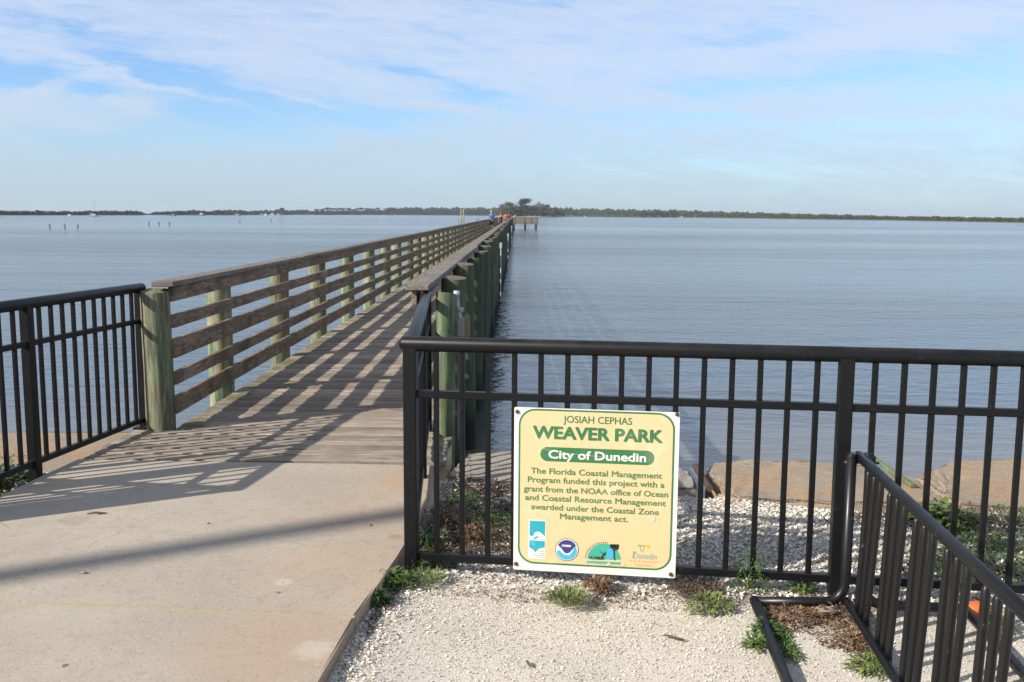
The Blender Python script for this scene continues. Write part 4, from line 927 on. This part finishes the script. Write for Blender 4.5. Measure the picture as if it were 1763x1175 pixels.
    if longhair: b.tube([(X, Y - .07 * k, Z + 1.66 * k), (X, Y - .10 * k, Z + 1.5 * k), (X, Y - .10 * k, Z + 1.38 * k)], [.06 * k, .07 * k, .03 * k], 10)
    b.build('hair', hair, t, True)
    f = MB()
    for sx in (-.032, .032): f.ball((X + sx * k, Y + .118 * k, Z + 1.64 * k), .012 * k, 8, 6)
    f.build('eyes', M['dark'], t, True)
    f = MB(); f.tube([(X, Y + .115 * k, Z + 1.645 * k), (X, Y + .145 * k, Z + 1.605 * k), (X, Y + .115 * k, Z + 1.595 * k)], [.01 * k, .018 * k, .01 * k], 8); f.build('nose', M['skin'], t, True)
    f = MB()
    for sx in (-1, 1): f.ball((X + sx * .094 * k, Y + .03 * k, Z + 1.63 * k), (.016 * k, .026 * k, .036 * k), 8, 6)
    f.build('ears', M['skin'], t, True)
    f = MB(); f.ball((X, Y + .112 * k, Z + 1.565 * k), (.028 * k, .010 * k, .009 * k), 8, 6); f.build('mouth', M['rustcloth'], t, True)
    return t
def onpier(px, Y): return (px - 881.5) / FPX * Y, PZ + PSZ * (Y - 7)
x, z = onpier(845.2, 86.); person(x, 86., z, 1.83, 'walker in bright blue t-shirt and dark shorts on the pier', M['blue'], M['dark'], M['greyhair'])
x, z = onpier(861.2, 99.); person(x, 99., z, 1.66, 'walker in a long dark dress with bare shoulders on the pier', M['maroon'], M['dark'], M['blond'], 'dress')
x, z = onpier(869.6, 111.); person(x, 111., z, 1.72, 'walker in a bright orange top further along the pier', M['orange'], M['dark'], M['darkhair'])
x, z = onpier(874.6, 112.5); person(x, 112.5, z, 1.70, 'walker in a rust red top, rightmost of the group on the pier', M['rustcloth'], M['dark'], M['darkhair'])

# ------------------------------------------------------------ boats
def hull(L, B, Hh, n=9):
    vs = []; fs = []; k = 7
    for i in range(n):
        s = i / (n - 1); bw = B / 2 * (math.sin(math.pi * min(1, .28 + .72 * (1 - s))) if s > .0 else .8); bw = B / 2 * (1 - max(0, (s - .45) / .55) ** 2.2) * (.8 + .2 * min(1, s * 3))
        sheer = Hh * (1 + .35 * s * s)
        for j in range(k):
            a = math.pi * j / (k - 1); vs.append(((s - .5) * L + (.06 * L * (1 - abs(math.cos(a))) * -1 if i == n - 1 else 0), bw * math.cos(a) * -1, sheer - (Hh * 1.6) * math.sin(a) ** .7))
    for i in range(n - 1):
        for j in range(k - 1): a = i * k + j; fs.append((a, a + 1, a + k + 1, a + k))
        fs.append((i * k, (i + 1) * k, (i + 1) * k + k - 1, i * k + k - 1))
    fs.append(tuple(range(k))[::-1]); return vs, fs
def boat(px, yw, lpx, mast_px, label, kind='sail', yaw=0., hullm='white', topm='white'):
    p = at(px, yw, WATER_Z); d = p.y; L = lpx * d / FPX; B = L * .3; Hh = L * .11; t = thing('sailboat' if kind == 'sail' else 'motorboat', (p.x, p.y, WATER_Z), label, 'boat')
    R_ = Matrix.Translation((p.x, p.y, WATER_Z)) @ Matrix.Rotation(yaw, 4, 'Z'); vs, fs = hull(L, B, Hh)
    b = MB(); b.add(vs, fs); b.xf(R_); b.build('hull', M[hullm], t, 50)
    if kind == 'sail':
        b = MB(); b.bbox((-.02 * L, 0, Hh * 1.35), (.36 * L, B * .55, Hh * .8), Hh * .15); b.xf(R_); b.build('cabin', M['white'], t)
        mh = mast_px * d / FPX; r_ = max(.05, d * .00013); b = MB(); b.tube([(.06 * L, 0, Hh), (.06 * L, 0, mh)], [r_, r_ * .8], 8); b.xf(R_); b.build('mast', M['greybox'], t, True)
        b = MB(); b.tube([(.05 * L, 0, Hh + L * .13), (-.36 * L, 0, Hh + L * .13)], r_ * 1.5, 8); b.xf(R_); b.build('boom', M['white'], t, True)
        b = MB(); 
        for xx in (.5, -.48): b.tube([(.06 * L, 0, mh * .97), (xx * L, 0, Hh * 1.2)], r_ * .25, 5)
        b.xf(R_); b.build('rigging', M['greybox'], t)
    else:
        b = MB(); b.bbox((.02 * L, 0, Hh * 1.6), (.30 * L, B * .6, Hh * 1.4), Hh * .2); b.xf(R_); b.build('cabin', M['white'], t)
        b = MB(); b.bbox((-.06 * L, 0, Hh * 3.3), (.42 * L, B * .75, Hh * .5), Hh * .1)
        for xx, yy in ((-.22, -.3), (-.22, .3), (.12, -.3), (.12, .3)): b.tube([(xx * L, yy * B, Hh), (xx * L, yy * B, Hh * 3.2)], Hh * .08, 5)
        b.xf(R_); b.build('canopy', M[topm], t)
boat(162, 373, 18, 28, 'largest white sailboat with the tallest mast on the left', yaw=.15)
boat(121, 372.3, 11, 9, 'small pale sailboat left of the largest sailboat')
boat(299, 372.3, 9, 12, 'small dark hulled sailboat anchored alone off the mangroves', hullm='navy')
boat(346, 371.3, 14, 9, 'dark workboat with a short mast before a lump of trees', hullm='navy', yaw=2.9)
boat(410, 371.9, 11, 17, 'white sailboat with thin tall mast right of the dark workboat', yaw=.3)
boat(451, 370.8, 8, 10, 'white sailboat, leftmost in the cluster of moored boats', yaw=.4); boat(457, 370.9, 7, 8, 'small sailboat with furled tan sail in the moored cluster', yaw=2.7)
boat(469, 370.6, 9, 4, 'low white motorboat in the moored cluster', 'motor'); boat(479, 370.6, 6, 3, 'low white motorboat at the right end of the moored cluster', 'motor')
boat(1174, 375.6, 10, 4, 'white motorboat with a red canopy off the wooded shore', 'motor', yaw=.3, topm='redtop')
boat(1008, 374.6, 6, 3, 'small white motorboat just right of the nearer island', 'motor', yaw=.2)
for px, yw, lb in ((1034, 374.0, 'tiny white boat right of the small motorboat by the island'), (1197, 375.2, 'tiny white boat right of the red canopied motorboat'), (1368, 378.3, 'tiny white boat before the shore, right of the picture middle'), (1523, 380.6, 'tiny white boat before the right shore, second from the right'), (1661, 382.9, 'tiny white boat before the shore, furthest right'), (681, 370.6, 'tiny white boat before the pines left of the pier'), (510, 370.6, 'tiny white boat right of the moored cluster')):
    boat(px, yw, 3.2, 2, lb, 'motor', yaw=1.2)

# ------------------------------------------------------------ far shores
def shore_d(x, y): return min(2300., (ZC - WATER_Z) * FPX / max(.9, y - hzy(x)))
SHORE = [(-420, 371, 363), (-200, 371, 364), (0, 370.6, 364), (60, 370.6, 364.2), (120, 370.6, 364.8), (180, 370.6, 363.8), (240, 370.6, 364.2), (250, 370.4, 366.5), (255, 370.3, 369.6), (262, 370.3, 368.8), (268, 370.3, 365.8), (300, 370.5, 364.6), (335, 370.6, 362.6), (360, 370.6, 364.2), (400, 370.6, 362.0), (430, 370.4, 364), (470, 370.2, 363), (485, 370.2, 360.8), (500, 370.2, 363), (515, 370.2, 361.8), (540, 370.1, 364), (660, 370.2, 362.5), (690, 370.2, 358.2), (740, 370.4, 358.8), (800, 370.7, 358.6), (860, 371.4, 359), (900, 372.6, 358.6), (950, 373.4, 358.4), (985, 373.2, 360), (1040, 373.8, 361), (1100, 374.4, 362.4), (1160, 374.6, 362.8), (1220, 375.2, 365), (1300, 376.2, 367), (1320, 376.6, 367.8), (1400, 377.8, 369.8), (1480, 378.9, 371.4), (1540, 379.6, 373.6), (1610, 380.8, 373.6), (1660, 381.7, 375), (1763, 383.4, 376.2), (1900, 385.5, 378), (2200, 390, 381)]
sx_ = [s[0] for s in SHORE]; sy_ = [s[1] for s in SHORE]; st_ = [s[2] for s in SHORE]
def far_forest(x0, x1, n, mat, label):
    px = RNG.uniform(x0, x1, n); ys = np.interp(px, sx_, sy_); yt = np.interp(px, sx_, st_); 
    d = np.array([shore_d(a, b_) for a, b_ in zip(px, ys)]); H = (ys - yt) * d / FPX
    lump = 1 + .12 * np.sin(px * .23) * np.sin(px * .061 + 1) + .06 * np.sin(px * .71 + 2) + .025 * np.sin(px * 1.9)
    H = H * np.clip(lump, .75, 1.2) * 1.08; dep = RNG.uniform(0, 1, n) ** 1.5; dd = d * (1 + dep * .05) + 1.5
    X = (px - 881.5) / FPX * d * (1 + dep * .05); q = RNG.uniform(0, 1, n) ** .6; Z = WATER_Z + H * q * (.75 + .3 * dep)
    s = d / FPX * RNG.uniform(.4, 1.0, n)                                        # leaf clumps of about a metre or two
    A = RNG.normal(0, 1, (n, 3)); A /= np.linalg.norm(A, axis=1, keepdims=True); Bv = np.cross(A, RNG.normal(0, 1, (n, 3))); Bv /= np.linalg.norm(Bv, axis=1, keepdims=True)
    C = np.stack([X, dd, Z], -1); a = A * s[:, None]; b_ = Bv * s[:, None]; c2 = np.cross(A, Bv) * s[:, None] * .6
    V = np.stack([C - a, C + c2 - b_, C + a, C - c2 + b_], 1).reshape(-1, 3); V[:, 2] = np.maximum(V[:, 2], WATER_Z + .02)
    F = np.arange(n * 4).reshape(n, 4); o = raw('far_wood', V, F, mat); tag(o, label, 'woods', None, 'stuff')
far_forest(-420, 545, 60000, M['mangrove'], 'low dark mangrove shore along the horizon on the left'); far_forest(545, 905, 60000, M['mangrove'], 'dark wooded shore behind the pier end'); far_forest(905, 2200, 120000, M['forest'], 'olive green wooded shore along the horizon on the right')
# land under the trees
tv = []; tf = []
for i, (a, b_, c) in enumerate(SHORE):
    d = shore_d(a, b_); X = (a - 881.5) / FPX
    tv += [(X * d, d, WATER_Z + .02), (X * d * 1.001, d * 1.001, WATER_Z + .35), (X * d * 1.35, d * 1.35, WATER_Z + .6)]
    if i: k = 3 * i; tf += [(k - 3, k, k + 1, k - 2), (k - 2, k + 1, k + 2, k - 1)]
b = MB(); b.add(tv, tf); struct(b.build('far_shore_terrain', M['bark']))
def tree(px, yb, ytop, wpx, mat, label, name='tree', d=None, shape='round', nleaf=900, group=None, crown0=.3, cat='tree'):
    d = d or shore_d(px, yb); X = (px - 881.5) / FPX * d; u = d / FPX; H = (yb - ytop) * u; W = wpx * u; z0 = WATER_Z + .2
    t = thing(name, (X, d, z0), label, cat, group); b = MB(); rd = random.Random(int(px * 7)); lean = rd.uniform(-.05, .05) * H
    b.tube([(X, d, z0 - .3), (X + lean * .4, d, z0 + H * .4), (X + lean, d, z0 + H * .86)], [H * .022 + u * .35, H * .016 + u * .28, u * .1], 8)
    cl = []
    ncl = {'pine': 6, 'round': 14, 'bare': 16}[shape]
    for k in range(ncl):
        a = rd.uniform(0, 6.28); rr_ = W * .5 * math.sqrt(rd.uniform(.02, 1)); f = rd.uniform(crown0, .92) if shape != 'pine' else rd.uniform(.74, .94)
        if shape == 'round': rr_ *= math.sqrt(max(.1, 1 - ((f - .45) / .5) ** 2))
        c = Vector((X + lean * f + rr_ * math.cos(a), d + rr_ * math.sin(a), z0 + H * f)); cl.append(c)
        s_ = Vector((X + lean * f * .7, d, z0 + H * max(.2, f - .22))); b.tube([s_, (s_ + c) / 2 + Vector((0, 0, H * .03)), c], [u * .16, u * .11, u * .05], 5)
    b.build('trunk', M['bark'], t, True); n = nleaf; ci = RNG.integers(0, ncl, n); C = np.array([tuple(c) for c in cl])[ci]
    rad = {'pine': (W * .26, W * .26, H * .055), 'round': (W * .2, W * .2, H * .10), 'bare': (W * .2, W * .2, H * .12)}[shape]
    P = C + RNG.normal(0, .55, (n, 3)) * np.array(rad); P[:, 2] = np.minimum(P[:, 2], z0 + H * 1.02); s = u * RNG.uniform(.4, 1.1, n) * (.6 if shape == 'bare' else 1)
    A = RNG.normal(0, 1, (n, 3)); A /= np.linalg.norm(A, axis=1, keepdims=True); Bv = np.cross(A, RNG.normal(0, 1, (n, 3))); Bv /= np.linalg.norm(Bv, axis=1, keepdims=True)
    V = np.stack([P - A * s[:, None], P - Bv * s[:, None] * .6, P + A * s[:, None], P + Bv * s[:, None] * .6], 1).reshape(-1, 3); V[:, 2] = np.maximum(V[:, 2], WATER_Z + .05)
    raw('crown', V, np.arange(n * 4).reshape(n, 4), mat, t); return t
pines = [(546, 360.6, 9), (556, 360.8, 8), (565, 357.8, 10), (573, 359, 7), (580, 359.4, 8), (588, 358.4, 9), (599, 358.4, 9), (609, 360, 9), (617, 358.6, 6), (624, 358, 7), (633, 359.2, 8), (641, 359.6, 9), (650, 358, 7), (667, 358.8, 9), (674, 357.4, 9), (488, 358.6, 7), (69, 362.8, 6)]
nth = ['first', 'second', 'third', 'fourth', 'fifth', 'sixth', 'seventh', 'eighth', 'ninth', 'tenth', 'eleventh', 'twelfth', 'thirteenth', 'fourteenth', 'fifteenth']
for i, (px, yt, wp) in enumerate(pines):
    lb = f'{nth[i]} pine from the left in the row of flat topped pines on the far shore' if i < 15 else ('lone pine rising above the mangroves near the moored boats' if i == 15 else 'small lone tree above the mangroves at far left')
    tree(px, np.interp(px, sx_, sy_), yt, wp, M['mangrove'], lb, 'pine_tree', None, 'pine', 420, 'pines on the far shore')
ID = 1180.
for px, yt, wp, mt, shp, lb, nl in ((904, 344.2, 26, 'darktree', 'round', 'tall dark bushy tree highest on the nearer island', 2600), (896, 346.2, 8, 'darktree', 'round', 'thin dark tree tight left of the tallest island tree', 600), (886, 347.0, 18, 'bare', 'bare', 'grey leafless tree left of the tallest island tree', 1500), (877, 349.5, 20, 'island', 'round', 'pale olive tree on the left half of the island', 1600), (869, 351.0, 17, 'bare', 'bare', 'grey twiggy tree second from the left end of the island', 1400), (864, 355.0, 12, 'island', 'round', 'small olive tree at the left end of the island', 900),
                                (922, 349.6, 13, 'bare', 'bare', 'grey leafless tree right of the tallest island tree', 1300), (929, 350.0, 11, 'bare', 'bare', 'second grey leafless tree right of the tallest island tree', 1100), (936, 350.0, 13, 'island', 'round', 'slim green tree on the right part of the island', 1100), (946, 354.5, 16, 'island', 'round', 'low green tree near the right end of the island', 1300), (957, 360.5, 18, 'island', 'round', 'lowest rounded bush at the right end of the island', 1300), (914, 355, 24, 'island', 'round', 'broad olive bush below the tallest island tree', 1800), (893, 355, 28, 'island', 'round', 'wide olive bush in front of the pale island trees', 2000), (876, 358, 28, 'darktree', 'round', 'green bush low on the left shore of the island', 1800), (934, 358, 28, 'darktree', 'round', 'dark green bush low on the right shore of the island', 1800)):
    tree(px, 373.6, yt - 1.2, wp * 1.25, M[mt], lb, 'island_tree', ID + (wp % 5) * 6, shp, int(nl * 1.4), None, .12)
b = MB(); c0 = (908 - 881.5) / FPX * ID; b.ball((c0, ID + 30, WATER_Z - .2), (38, 40, 1.0), 24, 8, .03); struct(b.build('island_terrain', M['beach'], None, True))

# unseen pole and posts added on the left to throw shadows across the path
lx, ly = -18.9, -5.38
lpz = thing('shadow_pole', (lx, ly, 0), 'tall unseen pole added to throw the long soft shadow across the concrete path', 'lamp post')
MB().tube([(lx, ly, -.1), (lx, ly, 7.), (lx, ly, 13.3)], [.13, .115, .10], 16).build('pole', M['galv'], lpz, True)
MB().bbox((lx, ly, 13.4), (.35, .35, .25), .04).build('pole_head', M['galv'], lpz)
for x, y, wd, h, lb in ((-4.30, 4.03, .27, 1.66, 'unseen square post added to throw the wide shadow nearest on the path'), (-4.2, 4.58, .19, 1.9, 'unseen square post added to throw a shadow across the fence shadow')):
    t = thing('shadow_post', (x, y, 0), lb, 'shadow_post'); MB().bbox((x, y, h / 2 - .1), (wd, wd, h + .1), .01, Matrix.Rotation(.5, 3, 'Z')).build('shaft', M['newwood'], t); MB().bbox((x, y, h), (wd + .04, wd + .04, .05), .008, Matrix.Rotation(.5, 3, 'Z')).build('cap', M['newwood'], t)
# sea air: one even, closed body of haze over land and water
b = MB(); b.box((0, 2900, 14), (13400, 6400, 36)); hz_o = b.build('haze', None) if 0 else None
hm = bpy.data.materials.new('sea haze'); hm.use_nodes = True; t = T(hm.node_tree)
v_ = t.n('ShaderNodeVolumePrincipled', {'Color': (.80, .88, 1., 1), 'Density': .0001, 'Anisotropy': .1}); t.n('ShaderNodeOutputMaterial', {'Volume': v_.outputs[0]})
b = MB(); b.box((0, 2900, 13), (13400, 6600, 36)); ho = b.build('haze', hm); ho['kind'] = 'stuff'
